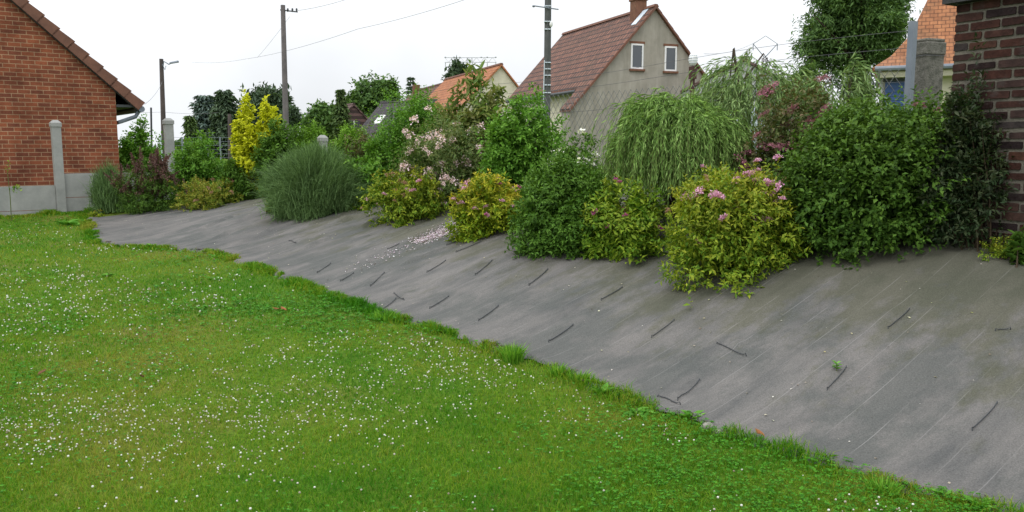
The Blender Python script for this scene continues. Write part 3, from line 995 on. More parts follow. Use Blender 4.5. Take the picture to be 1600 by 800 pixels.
r_, d_, s_ = shrub("dark_shrub", "compact dark blue green shrub right of the golden elm's foot", "shrub",
                   place(394, 313, 84, 238), 'round', L_dark, 1000, 8, .1, .055, .03, stems=10)
r_, d_, s_ = shrub("leafy_shrub", "grey green shrub with broad leaves behind the compact dark shrub, below tall wooden pole", "shrub",
                   place(443, 300, 84, 194, Y=15.0), 'round', L_mid, 1300, 8, .14, .08, .045, stems=10, lump=.2)
r_, d_, s_ = shrub("yellow_sprig", "yellow sprig poking out under the left side of the big broom", "plant",
                   place(421, 335, 18, 309), 'dome', L_gold, 60, 6, .06, .04, .022, stems=6, nlobes=2)

sp_ = place(494, 343, 158, 246)
r_ = thing("broom", "big feathery grey green broom bulging over the sheet", "shrub", sp_[:3])
broom_obj(sp_, 46000, L_broom, r_, .0032)
stems_obj("stems", (0, 0, 0), rng.normal(0, .25, (16, 3)) * np.array([1, 1, .2]) + np.array([0, 0, .5]), .009, M['green_stem'], r_)

r_, d_, s_ = shrub("leafy_shrub", "bright large leaved shrub growing out between the big broom and pink spirea", "shrub",
                   place(555, 329, 96, 252), 'dome', L_bright, 620, 7, .18, .1, .045, stems=10, lump=.22, broad=True)
r_, d_, s_ = shrub("low_plant", "low plant with pale broad leaves at the sheet edge left of the pink spirea", "plant",
                   place(562, 331, 44, 308), 'dome', L_lime2, 70, 6, .08, .07, .035, stems=6, nlobes=2, broad=True)

# first pink spirea
r_, d_, s_ = shrub("spirea", "yellow green spirea dotted with faded pink flowers above the fallen petals, below the weigela", "shrub",
                   place(640, 352, 124, 264), 'dome', L_lime, 1280, 8, .11, .064, .027, stems=14)
pts, dirs = pick_tips(d_, 22, .35, .8); put_flowers(r_, head_pink, pts, dirs)
pts, dirs = pick_tips(d_, 20, .3, .8); put_flowers(r_, head_brown, pts, dirs)

r_, d_, s_ = shrub("spirea", "golden topped spirea with magenta flowers left of the round green shrub", "shrub",
                   place(758, 376, 120, 276), 'dome', L_gold, 1360, 8, .11, .064, .027, stems=14)
pts, dirs = pick_tips(d_, 20, .4, .8); put_flowers(r_, head_pink, pts, dirs)
pts, dirs = pick_tips(d_, 20, .3, .75); put_flowers(r_, head_mag, pts, dirs)

r_, d_, s_ = shrub("round_shrub", "dense round mid green shrub without flowers between two spireas", "shrub",
                   place(878, 408, 172, 246), 'dome', L_mid, 4200, 8, .12, .058, .025, stems=16, lump=.09, nlobes=7)

r_, d_, s_ = shrub("spirea", "loose lime green spirea with few magenta flowers under the weeping willow", "shrub",
                   place(982, 410, 132, 286), 'dome', L_lime2, 950, 8, .12, .07, .03, stems=18, lump=.2, up=.7)
pts, dirs = pick_tips(d_, 12, .3, .8); put_flowers(r_, head_mag, pts, dirs)

r_, d_, s_ = shrub("spirea", "largest spirea, lime yellow with pink flower heads along its top", "shrub",
                   place(1156, 443, 250, 268), 'dome', L_lime, 3000, 9, .12, .058, .024, stems=24, lump=.11, nlobes=7)
pts, dirs = pick_tips(d_, 50, .66, .8); put_flowers(r_, head_pink, pts, dirs)
pts, dirs = pick_tips(d_, 24, .3, .8); put_flowers(r_, head_brown, pts, dirs, smin=.5, smax=1)

r_, d_, s_ = shrub("large_shrub", "largest dark green bush standing before the brick wall", "shrub",
                   place(1396, 414, 300, 160), 'dome', L_dark, 7600, 8, .13, .052, .031, stems=30, lump=.1, zlift=.08, nlobes=8)

# ------------------------------------------------------------------ back row along the fence
r_, d_, s_ = shrub("photinia", "dark glossy evergreen shrub with reddish twigs against the old brick wall", "shrub",
                   place(1550, 372, 150, 122, Y=6.2, deep=.4), 'dome', L_photinia, 1000, 8, .16, .06, .022, stems=24, lump=.3, zlift=.1,
                   lobes=[(-.05, 0, .1, .36, .22, 1.0, 'dome'), (-.12, .02, .3, .12, .12, 1.12, 'round'), (-.25, .05, .1, .2, .15, .8, 'dome'), (.12, 0, .15, .3, .2, .75, 'dome'), (-.22, .05, .3, .16, .14, .95, 'spire')])
r_, d_, s_ = shrub("yellow_sprig", "small yellow green box plant at the foot of the old brick wall", "plant",
                   place(1562, 413, 66, 366), 'dome', L_lime, 170, 8, .05, .022, .013, stems=9, nlobes=3, lump=.3)
r_, d_, s_ = shrub("low_plant", "dark plant with long smooth leaves beside the yellow green box plant", "plant",
                   place(1602, 418, 50, 352), 'vase', L_dark, 34, 7, .1, .1, .035, stems=8, nlobes=2, broad=True)

r_, d_, s_ = shrub("weigela", "tall open shrub hung with pale pink flower clusters above the fallen petals", "shrub",
                   place(704, 350, 176, 176, Y=11.2), 'round', L_weigela, 1900, 7, .16, .055, .024, stems=30, lump=.22, droop=.3)
pts, dirs = pick_tips(d_, 80, .15, .75); put_flowers(r_, head_pale, pts, dirs, "flower_cluster", .6, 1.2)

r_, d_, s_ = shrub("tall_shrub", "light green upright shrub with bare lower stems in front of slate roof", "shrub",
                   place(640, 330, 128, 148, Y=12.6), 'vase', L_bright, 2300, 8, .2, .06, .026, stems=26, lump=.22, up=1.0, zlift=.2)
r_, d_, s_ = shrub("pink_bush", "small shrub with pinkish brown leaves behind the big broom", "shrub",
                   place(566, 300, 84, 206, Y=13.4), 'round', L_cotinus, 500, 8, .14, .055, .028, stems=12, lump=.2)
r_, d_, s_ = shrub("loquat", "large leaved shrub tinged red in front of the orange roof", "shrub",
                   place(742, 320, 112, 127, Y=11.9), 'round', L_loquat, 560, 8, .22, .15, .05, stems=14, lump=.22, broad=True, bend=.3)
r_, d_, s_ = shrub("viburnum", "tall fresh green shrub filling the space left of the grey concrete utility pole", "shrub",
                   place(822, 340, 140, 156, Y=10.4), 'round', L_bright, 2600, 8, .16, .07, .032, stems=18, lump=.2)
r_, d_, s_ = shrub("white_flower_shrub", "low green shrub with a few white flowers below the grey gable", "shrub",
                   place(905, 330, 96, 216, Y=9.6), 'dome', L_mid, 900, 8, .14, .06, .03, stems=10, lump=.25)
pts, dirs = pick_tips(d_, 22, .5, .75); put_flowers(r_, head_white, pts, dirs)


def strands(spot, n, steps, length, L, W, m, root, top=.5, out=.35, seed_r=.9, clump=28):
    """hanging shoots: each goes out from a branch end and falls, leaves all along"""
    x, y, z0, rx, ry, h = spot
    th = rng.random(n) * 6.28
    rr = seed_r * np.sqrt(rng.random(n))
    zt = h * (top + (1 - top) * np.sqrt(np.clip(1 - rr ** 2, 0, 1))) * (1 - .22 * rng.random(n))
    nc = max(n // clump, 8)
    ci = rng.integers(0, nc, n)
    th = np.where(rng.random(n) < .8, th[ci] + rng.normal(0, .16, n), th)
    rr = np.clip(rr[ci] + rng.normal(0, .1, n), 0, 1.05)
    zt = zt[ci] * (.78 + .22 * rng.random(nc))[ci] + rng.normal(0, .03 * h, n)
    S = np.stack([rx * rr * np.cos(th), ry * rr * np.sin(th), zt], -1)
    o = np.stack([np.cos(th), np.sin(th), np.zeros(n)], -1)
    o = o + rng.normal(0, .35, (n, 3)) * np.array([1, 1, 0])
    ln = length * (.55 + .6 * rng.random(n))
    P, D = [], []
    for i in range(steps):
        u = (i + .5) / steps
        p = S + o * (out * ln * (1 - (1 - u) ** 2))[:, None] + np.stack([np.zeros(n), np.zeros(n), ln * (.18 * math.sin(min(u * 3.0, 3.14)) - .95 * u ** 1.6)], -1)
        P.append(p)
        t = o * (out * 2 * (1 - u)) + np.array([0, 0, .5 - 1.6 * u])
        D.append(unit(t))
    P = np.stack(P, 1); D = np.stack(D, 1)
    side = unit(rng.normal(0, 1, P.shape))
    Dl = unit(D * .8 + side * .55 + np.array([0, 0, -.45]))
    Nl = rng.normal(0, .6, P.shape) + np.array([0, -.2, .6])
    Ls = L * (.6 + .7 * rng.random(P.shape[:2]))
    ok = (P[..., 2] > .02).ravel()
    d = dict(P=P.reshape(-1, 3)[ok], D=Dl.reshape(-1, 3)[ok], N=Nl.reshape(-1, 3)[ok], L=Ls.ravel()[ok], W=(Ls * W / L).ravel()[ok], age=np.zeros(ok.sum()))
    foliage_obj("foliage", d, m, root, False, .1, .2)
    # the shoots themselves, as thin ribbons
    sd_ = unit(np.cross(D, np.array([.2, .9, .3])))
    Vr = np.stack([P - sd_ * .0016, P + sd_ * .0016], 2).reshape(n, -1, 3)
    k = 2 * steps
    fq = np.array([[2 * i, 2 * i + 1, 2 * i + 3, 2 * i + 2] for i in range(steps - 1)])
    F = (np.arange(n) * k)[:, None, None] + fq[None]
    link("shoots", mesh_np("shoots", Vr.reshape(-1, 3), [F.reshape(-1, 4)]), M['green_stem'], root)
    return S


sp_ = place(1062, 330, 154, 142, Y=8.3)
r_ = thing("weeping_willow", "dwarf weeping willow, a dense dome of hanging narrow leaves", "tree", sp_[:3])
S_ = strands(sp_, 1900, 22, .62, .07, .0095, L_willow, r_, top=.36, out=.38)
stems_obj("branches", (0, 0, -.02), S_[:26], .022, M['bark'], r_, bow=-.1)

# open tree with narrow leaves behind it
wx, wy, wz, wrx, wry, wh = place(1180, 330, 176, 88, Y=8.8)
r_ = thing("young_willow", "young open willow with visible forked trunk beside the weeping willow", "tree", (wx, wy, wz))
mb = MB()
mb.tube([(.02, 0, -.05), (.0, 0, .35), (-.08, 0, .75), (-.16, .02, 1.15), (-.22, .02, 1.55), (-.24, .05, wh * .8)], [.045, .038, .03, .022, .014, .006], 6)
mb.tube([(.0, 0, .3), (.12, 0, .55), (.28, .02, .75), (.42, .05, 1.0), (.5, .05, wh * .66)], [.03, .022, .018, .012, .005], 5)
mb.tube([(-.08, 0, .75), (-.3, .05, 1.1), (-.5, .02, wh * .7)], [.02, .013, .005], 5)
mb.tube([(-.16, .02, 1.15), (.1, .05, 1.5), (.25, .0, wh * .8)], [.016, .01, .004], 5)
mb.build("trunk", M['bark'], r_)
S_ = strands((wx, wy, wz, wrx * .92, wry * .8, wh * 1.0), 560, 13, .42, .085, .014, L_willow2, r_, top=.4, out=.8, seed_r=.95, clump=4)

sp_ = place(1312, 300, 84, 112, Y=7.9)
r_ = thing("weeping_shrub", "pale weeping shrub in front of the big dark tree", "shrub", sp_[:3])
S_ = strands(sp_, 300, 14, .34, .08, .014, L_willow2, r_, top=.45, out=.5)
stems_obj("branches", (0, 0, -.02), S_[:12], .015, M['bark'], r_, bow=-.1)

r_, d_, s_ = shrub("flower_plate_shrub", "tall shrub carrying dusky purple flower plates left of the largest dark bush", "shrub",
                   place(1248, 330, 160, 142, Y=7.7), 'round', L_cotinus, 1700, 8, .14, .055, .028, stems=18, lump=.2)
pts, dirs = pick_tips(d_, 40, .45, .75); put_flowers(r_, head_dusk, pts, dirs, "flower_plate", .5, 1.0)
r_, d_, s_ = shrub("flower_plate_shrub", "shrub with few dusky purple flowers behind the largest dark bush, under blue shutter", "shrub",
                   place(1446, 330, 110, 166, Y=7.0), 'round', L_mid, 900, 8, .14, .05, .026, stems=14, lump=.22)
pts, dirs = pick_tips(d_, 9, .5, .75); put_flowers(r_, head_dusk, pts, dirs, "flower_plate", .4, .8)

r_, d_, s_ = shrub("leafy_shrub", "fresh green filler shrub between the pale pink flowers and the orange roof", "shrub",
                   place(676, 320, 96, 172, Y=12.7), 'round', L_mid, 1500, 8, .16, .07, .032, stems=12, lump=.2)
r_, d_, s_ = shrub("leafy_shrub", "light green shrub just below the dark slate roof", "shrub",
                   place(604, 320, 76, 204, Y=13.0), 'round', L_bright, 1100, 8, .15, .065, .03, stems=12, lump=.2)

# shrubs and hedge beyond the fence
r_, d_, s_ = shrub("garden_bush", "green bush seen past the corner of the brick house", "shrub",
                   place(217, 300, 66, 197, Y=20.5), 'round', L_bright, 1100, 8, .25, .11, .06, stems=10, lump=.25)
for px_, w_, top_, lab in ((488, 56, 192, "section of clipped thuja hedge behind the short concrete post, taller and to its left"),
                           (545, 84, 196, "section of clipped thuja hedge right of the short concrete post")):
    r_, d_, s_ = shrub("thuja_hedge", lab, "hedge", place(px_, 300, w_, top_, Y=18.5), 'dome', L_hedge, 1900, 9, .3, .09, .03, stems=8, lump=.1, up=1.2)

# bare little sapling in the lawn at the far left
spx = hit(18, 345)
r_ = thing("sapling", "thin young sapling with a few yellow leaves in front of concrete fence", "sapling", spx)
mb = MB(); mb.tube([(0, 0, -.02), (.01, 0, .4), (-.01, .01, .8), (.03, 0, 1.02)], [.008, .007, .005, .003], 5); mb.build("stem", M['green_stem'], r_)
d_ = shrub_leaves([(.0, 0, .55, .16, .14, .5, 'round')], 9, 5, .1, .055, .03)
foliage_obj("foliage", d_, L_lime2, r_, True)

#@@STRUCT
# ------------------------------------------------------------------ concrete panel fence, left
FX, FY = .7828, .6223
p88 = at(96, 331, 15.3)
z88 = gz(p88[0], p88[1])
fr = thing("concrete_fence", "low grey concrete panel fence with capped posts below the brick gable", "fence", (p88[0], p88[1], z88), math.atan2(FY, FX))
k15 = 15.3 / FPX


def post_mesh(x, top, w=.075):
    mb = MB()
    mb.box(x - w, x + w, -w, w, -.3, top - .12)
    mb.box(x - w * 1.18, x + w * 1.18, -w * 1.18, w * 1.18, top - .12, top - .05)
    mb.add([(x - w * 1.18, -w * 1.18, top - .05), (x + w * 1.18, -w * 1.18, top - .05), (x + w * 1.18, w * 1.18, top - .05), (x - w * 1.18, w * 1.18, top - .05),
            (x - w * .5, -w * .5, top), (x + w * .5, -w * .5, top), (x + w * .5, w * .5, top), (x - w * .5, w * .5, top)],
           [(0, 1, 5, 4), (1, 2, 6, 5), (2, 3, 7, 6), (3, 0, 4, 7), (4, 5, 6, 7)])
    return mb


for x, top in ((0, 1.7), (-2.0, 1.62), (1.98, 1.78)):
    post_mesh(x, top).build("post", M['concrete'], fr)
for x0, x1, top in ((-1.92, -.08, .52), (.08, 1.9, .73), (-3.9, -2.08, .46)):
    for j, (a, b) in enumerate(((top - .435, top), (top - .88, top - .445))):
        MB().box(x0, x1, -.02, .02, a, b).build("panel", M['concrete'], fr)


def window(parent, x, y, z, w, h, recess=.08, sill=True, lintel=True):
    """casement in a wall whose outer face is at local y; frame > panes, sill"""
    mb = MB()
    b = .06
    mb.box(x - w / 2, x - w / 2 + b, y - .03, y + recess, z, z + h)
    mb.box(x + w / 2 - b, x + w / 2, y - .03, y + recess, z, z + h)
    mb.box(x - w / 2 + b, x + w / 2 - b, y - .03, y + recess, z, z + b)
    mb.box(x - w / 2 + b, x + w / 2 - b, y - .03, y + recess, z + h - b, z + h)
    f = mb.build("window", M['white'], parent)
    MB().box(x - w / 2 + b, x + w / 2 - b, y - .012, y + .02, z + b, z + h - b).build("pane", M['glass'], f)
    if sill: MB().box(x - w / 2 - .06, x + w / 2 + .06, y - .08, y + .02, z - .08, z - .004).build("sill", M['lintel_brick'], f)
    if lintel: MB().box(x - w / 2 - .06, x + w / 2 + .06, y - .02, y + .02, z + h + .004, z + h + .09).build("lintel", M['lintel_brick'], f)
    return f


def gable_house(name, label, foot, ang, wl, wr, z_l, z_r, z_ap, length, wallm, roofm, over=.18, verge=.12, thick=.1, verge_mat=None, eave_drop=None, base=-1.0):
    """local x along the gable, y away from it, z up from ground; apex at x=0"""
    root = thing(name, label, "house", foot, ang)
    mb = MB()
    pent = [(-wl, 0, base), (wr, 0, base), (wr, 0, z_r), (0, 0, z_ap), (-wl, 0, z_l)]
    mb.prism(pent, (0, length, 0))
    mb.build("wall", wallm, root)
    sl, sr = (z_ap - z_l) / wl, (z_ap - z_r) / wr
    rb = MB()
    lift = .02
    for sx, s, w in ((-1, sl, wl), (1, sr, wr)):
        xe = sx * (w + over); ze = z_ap - s * (w + over)
        poly = [(0, -verge, z_ap + lift), (xe, -verge, ze + lift), (xe, -verge, ze + lift + thick * 1.3), (0, -verge, z_ap + lift + thick * 1.3)]
        if sx > 0: poly = poly[::-1]
        rb.prism(poly, (0, length + 2 * verge, 0))
    rf = rb.build("roof", roofm, root)
    rd = MB()
    n = max(int(length / .4), 2)
    for i in range(n):
        y0 = -verge + (length + 2 * verge) * i / n; y1 = -verge + (length + 2 * verge) * (i + 1) / n
        zz = z_ap + thick * 1.3 + .02
        rd.prism([(-.12, y0, zz - .06), (.12, y0, zz - .06), (.07, y0, zz + .05), (-.07, y0, zz + .05)], (0, (y1 - y0) * .97, 0))
    rd.build("ridge", verge_mat or roofm, rf)
    return root, rf


# ------------------------------------------------------------------ brick house, left
cx, cy = -7.95, 16.95
h_ang = math.atan2(.6, .8)
WL = 5.0
s_h = .93
z_foot = .3
ez = at(190, 172, cy)[2] - z_foot + .3
house = thing("brick_house", "orange brick house gable with brown verge tiles behind the concrete fence", "house", (cx, cy, z_foot), h_ang)
mb = MB()
mb.prism([(-2 * WL, 0, -1), (0, 0, -1), (0, 0, ez + .12), (-WL, 0, ez + .12 + s_h * WL), (-2 * WL, 0, ez + .12)], (0, 9.0, 0))
mb.build("wall", M['brick_orange'], house)
# roof slabs
rb = MB()
OV = .42
for sx in (1, -1):
    xa = -WL
    xe = OV if sx > 0 else -2 * WL - OV
    za = ez + .16 + s_h * WL; ze = ez + .16 - s_h * OV
    poly = [(xa, -.06, za), (xe, -.06, ze), (xe, -.06, ze + .1), (xa, -.06, za + .1)]
    if sx > 0: poly = poly[::-1]
    rb.prism(poly, (0, 9.2, 0))
roof = rb.build("roof", M['tile_brown'], house)
# dark board under the verge, then the row of verge tiles stepping down the slope
vb = MB()
vb.prism([(OV - .02, -.07, ez + .14 - s_h * OV), (-WL, -.07, ez + .14 + s_h * WL), (-WL, -.07, ez + .075 + s_h * WL), (OV - .02, -.07, ez + .075 - s_h * OV)], (0, .06, 0))
vb.build("verge_board", M['dark_metal'], roof)
vt = MB()
ca, sa = 1 / math.hypot(1, s_h), s_h / math.hypot(1, s_h)
L_t = .33
nt = int((WL + OV) / ca / L_t) + 1
for i in range(nt):
    a0 = i * L_t - .02; a1 = a0 + L_t + .03
    def pt(a, off): return (OV - a * ca + off * sa * 1.0, ez + .16 - s_h * OV + a * sa + off * ca)
    x0, z0 = pt(a0, -.06); x1, z1 = pt(a1, -.06); x2, z2 = pt(a1, .105); x3, z3 = pt(a0, .14)
    vt.hexa([(x0, -.12, z0), (x0, .1, z0), (x1, .1, z1), (x1, -.12, z1), (x3, -.12, z3), (x3, .1, z3), (x2, .1, z2), (x2, -.12, z2)])
vt.build("verge_tiles", M['tile_verge'], roof)
# soffit, gutter and downpipe at the corner
MB().box(.003, OV - .06, -.04, 9, ez - .24, ez - .19).build("soffit", M['dark_metal'], house)
mb = MB(); mb.tube([(OV + .04, -.1, ez - .27), (OV + .04, 9, ez - .27)], .065, 8)
gt_ = mb.build("gutter", M['steel'], house)
mb = MB(); mb.tube([(OV + .02, .05, ez - .3), (OV - .05, .05, ez - .42), (.08, .1, ez - .53), (.08, 1.6, ez - .6), (.08, 1.6, -.5)], .04, 8)
mb.build("downpipe", M['steel'], house)

# ------------------------------------------------------------------ old brick wall, right
def old_brick_mat():
    m, n, l, p, o = newmat("old_brick")
    g = n.new("ShaderNodeNewGeometry")
    r = ramp(n, [(0, (.016, .013, .015)), (.3, (.034, .016, .014)), (.6, (.052, .022, .017)), (.82, (.04, .033, .033)), (1, (.07, .03, .02))])
    l.new(g.outputs['Random Per Island'], r.inputs['Fac'])
    tc = n.new("ShaderNodeTexCoord")
    t = noise(n, l, tc.outputs['Object'], 14, 6, .7)
    r2 = ramp(n, [(.35, (.55, .55, .55)), (.7, (1.35, 1.3, 1.25))]); l.new(t.outputs['Fac'], r2.inputs['Fac'])
    col = mixrgb(n, l, 1.0, r.outputs['Color'], r2.outputs['Color'], 'MULTIPLY')
    t2 = noise(n, l, tc.outputs['Object'], 4, 6, .7)
    r3 = ramp(n, [(.55, (0, 0, 0)), (.72, (1, 1, 1))]); l.new(t2.outputs['Fac'], r3.inputs['Fac'])
    col = mixrgb(n, l, math_(n, l, 'MULTIPLY', r3.outputs['Color'], .45), col, (.1, .1, .095))
    l.new(col, p.inputs['Base Color'])
    p.inputs['Roughness'].default_value = .9
    p.inputs['Specular IOR Level'].default_value = .15
    b = n.new("ShaderNodeBump"); b.inputs['Strength'].default_value = .6; b.inputs['Distance'].default_value = .008
    t4 = noise(n, l, tc.outputs['Object'], 55, 5, .7); l.new(t4.outputs['Fac'], b.inputs['Height']); l.new(b.outputs['Normal'], p.inputs['Normal'])
    return m


M['old_brick'] = old_brick_mat()
M['mortar'] = plain("lime_mortar", (.17, .155, .125), (.1, .092, .078), 12, .95, .1, .6, 60)
M['coping'] = plain("dark_stone", (.06, .06, .06), (.035, .035, .037), 8, .9, .2, .5, 40)
wc = at(1488, 100, 6.5)
wang = math.atan2(-.866, .5)
wz0 = gz(wc[0], wc[1]) - .25
wtop = at(1488, 6, 6.5)[2] - wz0
wall = thing("old_brick_wall", "old dark red brick wall with thick pale joints rising past the frame", "wall", (wc[0], wc[1], wz0), wang)
mb = MB(); mb.box(.006, 4.2, .008, .33, -.2, wtop - .004); mb.build("mortar", M['mortar'], wall)
bk = MB()
ch = .0735
rows = int(wtop / ch) + 1
for j in range(rows):
    z0 = wtop - (j + 1) * ch
    x = 0.0
    first = True
    while x < 4.2:
        w = (.105 if j % 2 == 0 else .215) if first else random.choice((.215, .22, .21))
        first = False
        jj = lambda: random.uniform(-.0045, .0045)
        pr = random.uniform(-.003, .006)
        x0, x1, za, zb = x + .001 + abs(jj()), x + w + jj(), z0 + .011 + jj(), z0 + ch - .011 + jj()
        c = .006
        # front face with worn corners, sides running back into the joint
        front = [(x0 + c, -pr, za), (x1 - c, -pr, za + jj()), (x1, -pr, za + c), (x1, -pr, zb - c), (x1 - c, -pr, zb), (x0 + c, -pr, zb + jj()), (x0, -pr, zb - c), (x0, -pr, za + c)]
        back = [(a, .1, b) for a, _, b in front]
        n_ = 8
        bk.add(front + back, [tuple(range(n_))] + [(i, n_ + i, n_ + (i + 1) % n_, (i + 1) % n_) for i in range(n_)])
        x += w + .018
bk.build("bricks", M['old_brick'], wall)
mb = MB(); mb.box(-.07, 4.3, -.07, .4, wtop, wtop + .07); mb.build("coping", M['coping'], wall)

# ------------------------------------------------------------------ fence posts on top of the bank
PY = 7.9
pp = at(1442, 165, PY)
pz = gz(pp[0], pp[1])
ptop = at(1442, 62, PY)[2] - pz
pil = thing("concrete_pillar", "rough weathered square concrete pillar before the orange roofed house", "pillar", (pp[0], pp[1], pz), .35)
mb = MB(); w = .11
mb.box(-w, w, -w, w, -.3, ptop - .15)
mb.box(-w * 1.08, w * 1.08, -w * 1.08, w * 1.08, ptop - .148, ptop - .03)
mb.box(-w * 1.0, w * 1.0, -w * 1.0, w * 1.0, ptop - .03, ptop)
o = mb.build("shaft", M['rough_concrete'], pil)
bv = o.modifiers.new("bevel", 'BEVEL'); bv.width = .012; bv.segments = 2
mb = MB(); zz = ptop - .155
mb.tube([(-w - .01, -w - .01, zz), (w + .01, -w - .01, zz), (w + .01, w + .01, zz), (-w - .01, w + .01, zz), (-w - .01, -w - .01, zz)], .004, 5)
mb.build("wire_tie", M['wire'], pil)

SY = 7.6
sp0 = at(1424, 150, SY)
sz = gz(sp0[0], sp0[1])
stop_ = at(1424, 33, SY)[2] - sz
sp_post = thing("steel_post", "grey galvanised angle iron post beside the concrete pillar", "post", (sp0[0], sp0[1], sz), math.atan2(VY, VX))
mb = MB(); mb.box(-.003, .003, -.035, .035, -.3, stop_); mb.box(.0035, .05, .029, .035, -.3, stop_)
mb.build("angle_bar", M['steel'], sp_post)

# chain link fence along the bank top: local x runs along it
FL = 9.6
fx0, fy0 = sp0[0] - .02, sp0[1] + .02
z_at = lambda a: float(H(fx0 + VX * a, fy0 + VY * a))
z_ref = z_at(0)
fence = thing("chain_link_fence", "rusty chain link fence stretched along the bank top behind the shrubs", "fence", (fx0, fy0, z_ref), math.atan2(VY, VX))
zt0 = at(1424, 47, SY)[2] - z_ref
ftop = lambda a: zt0 - .02 * a + .03 * math.sin(a * 1.1)
fbot = .08
mb = MB()
step = .095
for sgn in (1, -1):
    for c in np.arange(-3, FL + 3, step):
        a0, a1 = (c, c + 2.4 * sgn * .75)
        pts = []
        for k in range(13):
            u = k / 12
            a = a0 + (a1 - a0) * u
            z = fbot + 2.4 * u
            if 0 <= a <= FL and z <= ftop(a) - .15: pts.append((a, .004 * sgn, z))
        if len(pts) > 1: mb.tube([pts[0], pts[-1]], .0032, 3, cap=False)
mb.build("mesh", M['mesh_wire'], fence)
for dz in (-.15, .15 - .6, 0.0):
    mb = MB(); mb.tube([(a, 0, ftop(a) + dz) for a in np.linspace(0, FL, 24)], .002, 4)
    mb.build("tension_wire", M['wire'], fence)

bp_ = at(1080, 200, 10.4)
bz = gz(bp_[0], bp_[1])
bt = at(1080, 104, 10.4)[2] - bz
bpo = thing("post_lamp", "red brown post with white ribbed oval lamp, right of the grey gable", "post", (bp_[0], bp_[1], bz), .5)
mb = MB(); mb.box(-.02, .02, -.02, .02, -.3, bt - .15); mb.box(-.034, .034, -.034, .034, bt - .15, bt); mb.build("post", M['brown_post'], bpo)
mb = MB(); mb.ball((.0, 0, bt + .085), .055, .055, .085, 14, 10); gl = mb.build("globe", M['white'], bpo, smooth=True)
mb = MB()
for i in range(4):
    zz = bt + .04 + .03 * i
    rr_ = .056 * math.sqrt(max(1 - ((zz - bt - .085) / .085) ** 2, .1)) + .001
    mb.tube([(rr_ * math.cos(w_), rr_ * math.sin(w_), zz) for w_ in np.linspace(0, 6.283, 13)], .0025, 4)
mb.build("rib", M['plastic_pale'], gl)

p5 = at(505, 250, 15.9)
z5 = gz(p5[0], p5[1])
t5 = at(505, 211, 15.9)[2] - z5
po = post_mesh(0, t5, .065).build("concrete_post", M['concrete'], None, (p5[0], p5[1], z5), .7)
tag(po, "short pale concrete post standing alone between the two hedge sections", "post")

# ------------------------------------------------------------------ houses beyond
def foot(px, Y, z=.55):
    p = at(px, 400, Y)
    return (p[0], Y, z)


# grey gable house
HG = math.atan2(.354, .935)
f_ = foot(1015, 32.0)
zap = at(1015, 14, 32.0)[2] - .55
SG = 1.1
grey = thing("grey_house", "grey rendered house with two white gable windows and brown tile roof", "house", f_, HG)
mb = MB()
mb.prism([(-3.45, 0, -1), (3.45, 0, -1), (3.45, 0, zap - SG * 3.45), (0, 0, zap), (-3.45, 0, zap - SG * 3.45)], (0, .75, 0))
mb.build("wall", M['render_grey'], grey)
mb = MB()
mb.prism([(-2.5, .753, -1), (3.44, .753, -1), (3.44, .753, zap - SG * 3.45), (0, .753, zap - .01), (-2.5, .753, zap - SG * 2.5 - .01)], (0, 7.4, 0))
mb.build("side_wall", M['cream'], grey)
rb = MB()
th = .11
def slope(x0, x1, y0, y1):
    z0, z1 = zap - SG * abs(x0) + .02, zap - SG * abs(x1) + .02
    rb.hexa([(x0, y0, z0), (x1, y0, z1), (x1, y1, z1), (x0, y1, z0), (x0, y0, z0 + th), (x1, y0, z1 + th), (x1, y1, z1 + th), (x0, y1, z0 + th)])
slope(0, 3.5, -.1, 8.3)
slope(-2.75, 0, .8, 8.3)
slope(-3.5, 0, -.1, .797)
grf = rb.build("roof", M['tile_brown'], grey)
rd = MB()
for i in range(21): rd.prism([(-.12, -.1 + .4 * i, zap + .07), (.12, -.1 + .4 * i, zap + .07), (.06, -.1 + .4 * i, zap + .17), (-.06, -.1 + .4 * i, zap + .17)], (0, .385, 0))
rd.build("ridge", M['tile_verge'], grf)
vt = MB()
for i in range(14):
    for sx in (-1, 1):
        x0, x1 = sx * i * .25, sx * (i * .25 + .245)
        z0, z1 = zap - SG * abs(x0) + .03, zap - SG * abs(x1) + .03
        vt.hexa([(x0, -.13, z0 - .02), (x1, -.13, z1 - .02), (x1, .06, z1 - .02), (x0, .06, z0 - .05), (x0, -.13, z0 + .08), (x1, -.13, z1 + .1), (x1, .06, z1 + .1), (x0, .06, z0 + .08)])
vt.build("verge_tiles", M['tile_verge'], grf)
zt_ = zap - SG * 2.75
mb = MB(); mb.tube([(-2.82, .85, zt_ - .02), (-2.82, 8.3, zt_ - .02)], .07, 8); mb.build("gutter", M['dark_metal'], grey)
window(grey, -.72, 0, at(990, 108, 31.8)[2] - .55, .52, .92)
window(grey, .72, 0, at(1041, 111, 32.2)[2] - .55, .52, .92)
ch_ = MB(); ch_.box(-.42, .05, .7, 1.15, zap - .5, zap + .42); ch_.box(-.46, .09, .66, 1.19, zap + .42, zap + .5)
c_ = ch_.build("chimney", M['lintel_brick'], grf)
mb = MB()
mb.prism([(-.05, .3, zap + .14 - .05 * 1.1), (-.62, .3, zap + .14 - .62 * 1.1), (-.62, .3, zap + .165 - .62 * 1.1), (-.05, .3, zap + .165 - .05 * 1.1)], (0, .38, 0))
mb.build("flashing", M['plastic_pale'], grf)
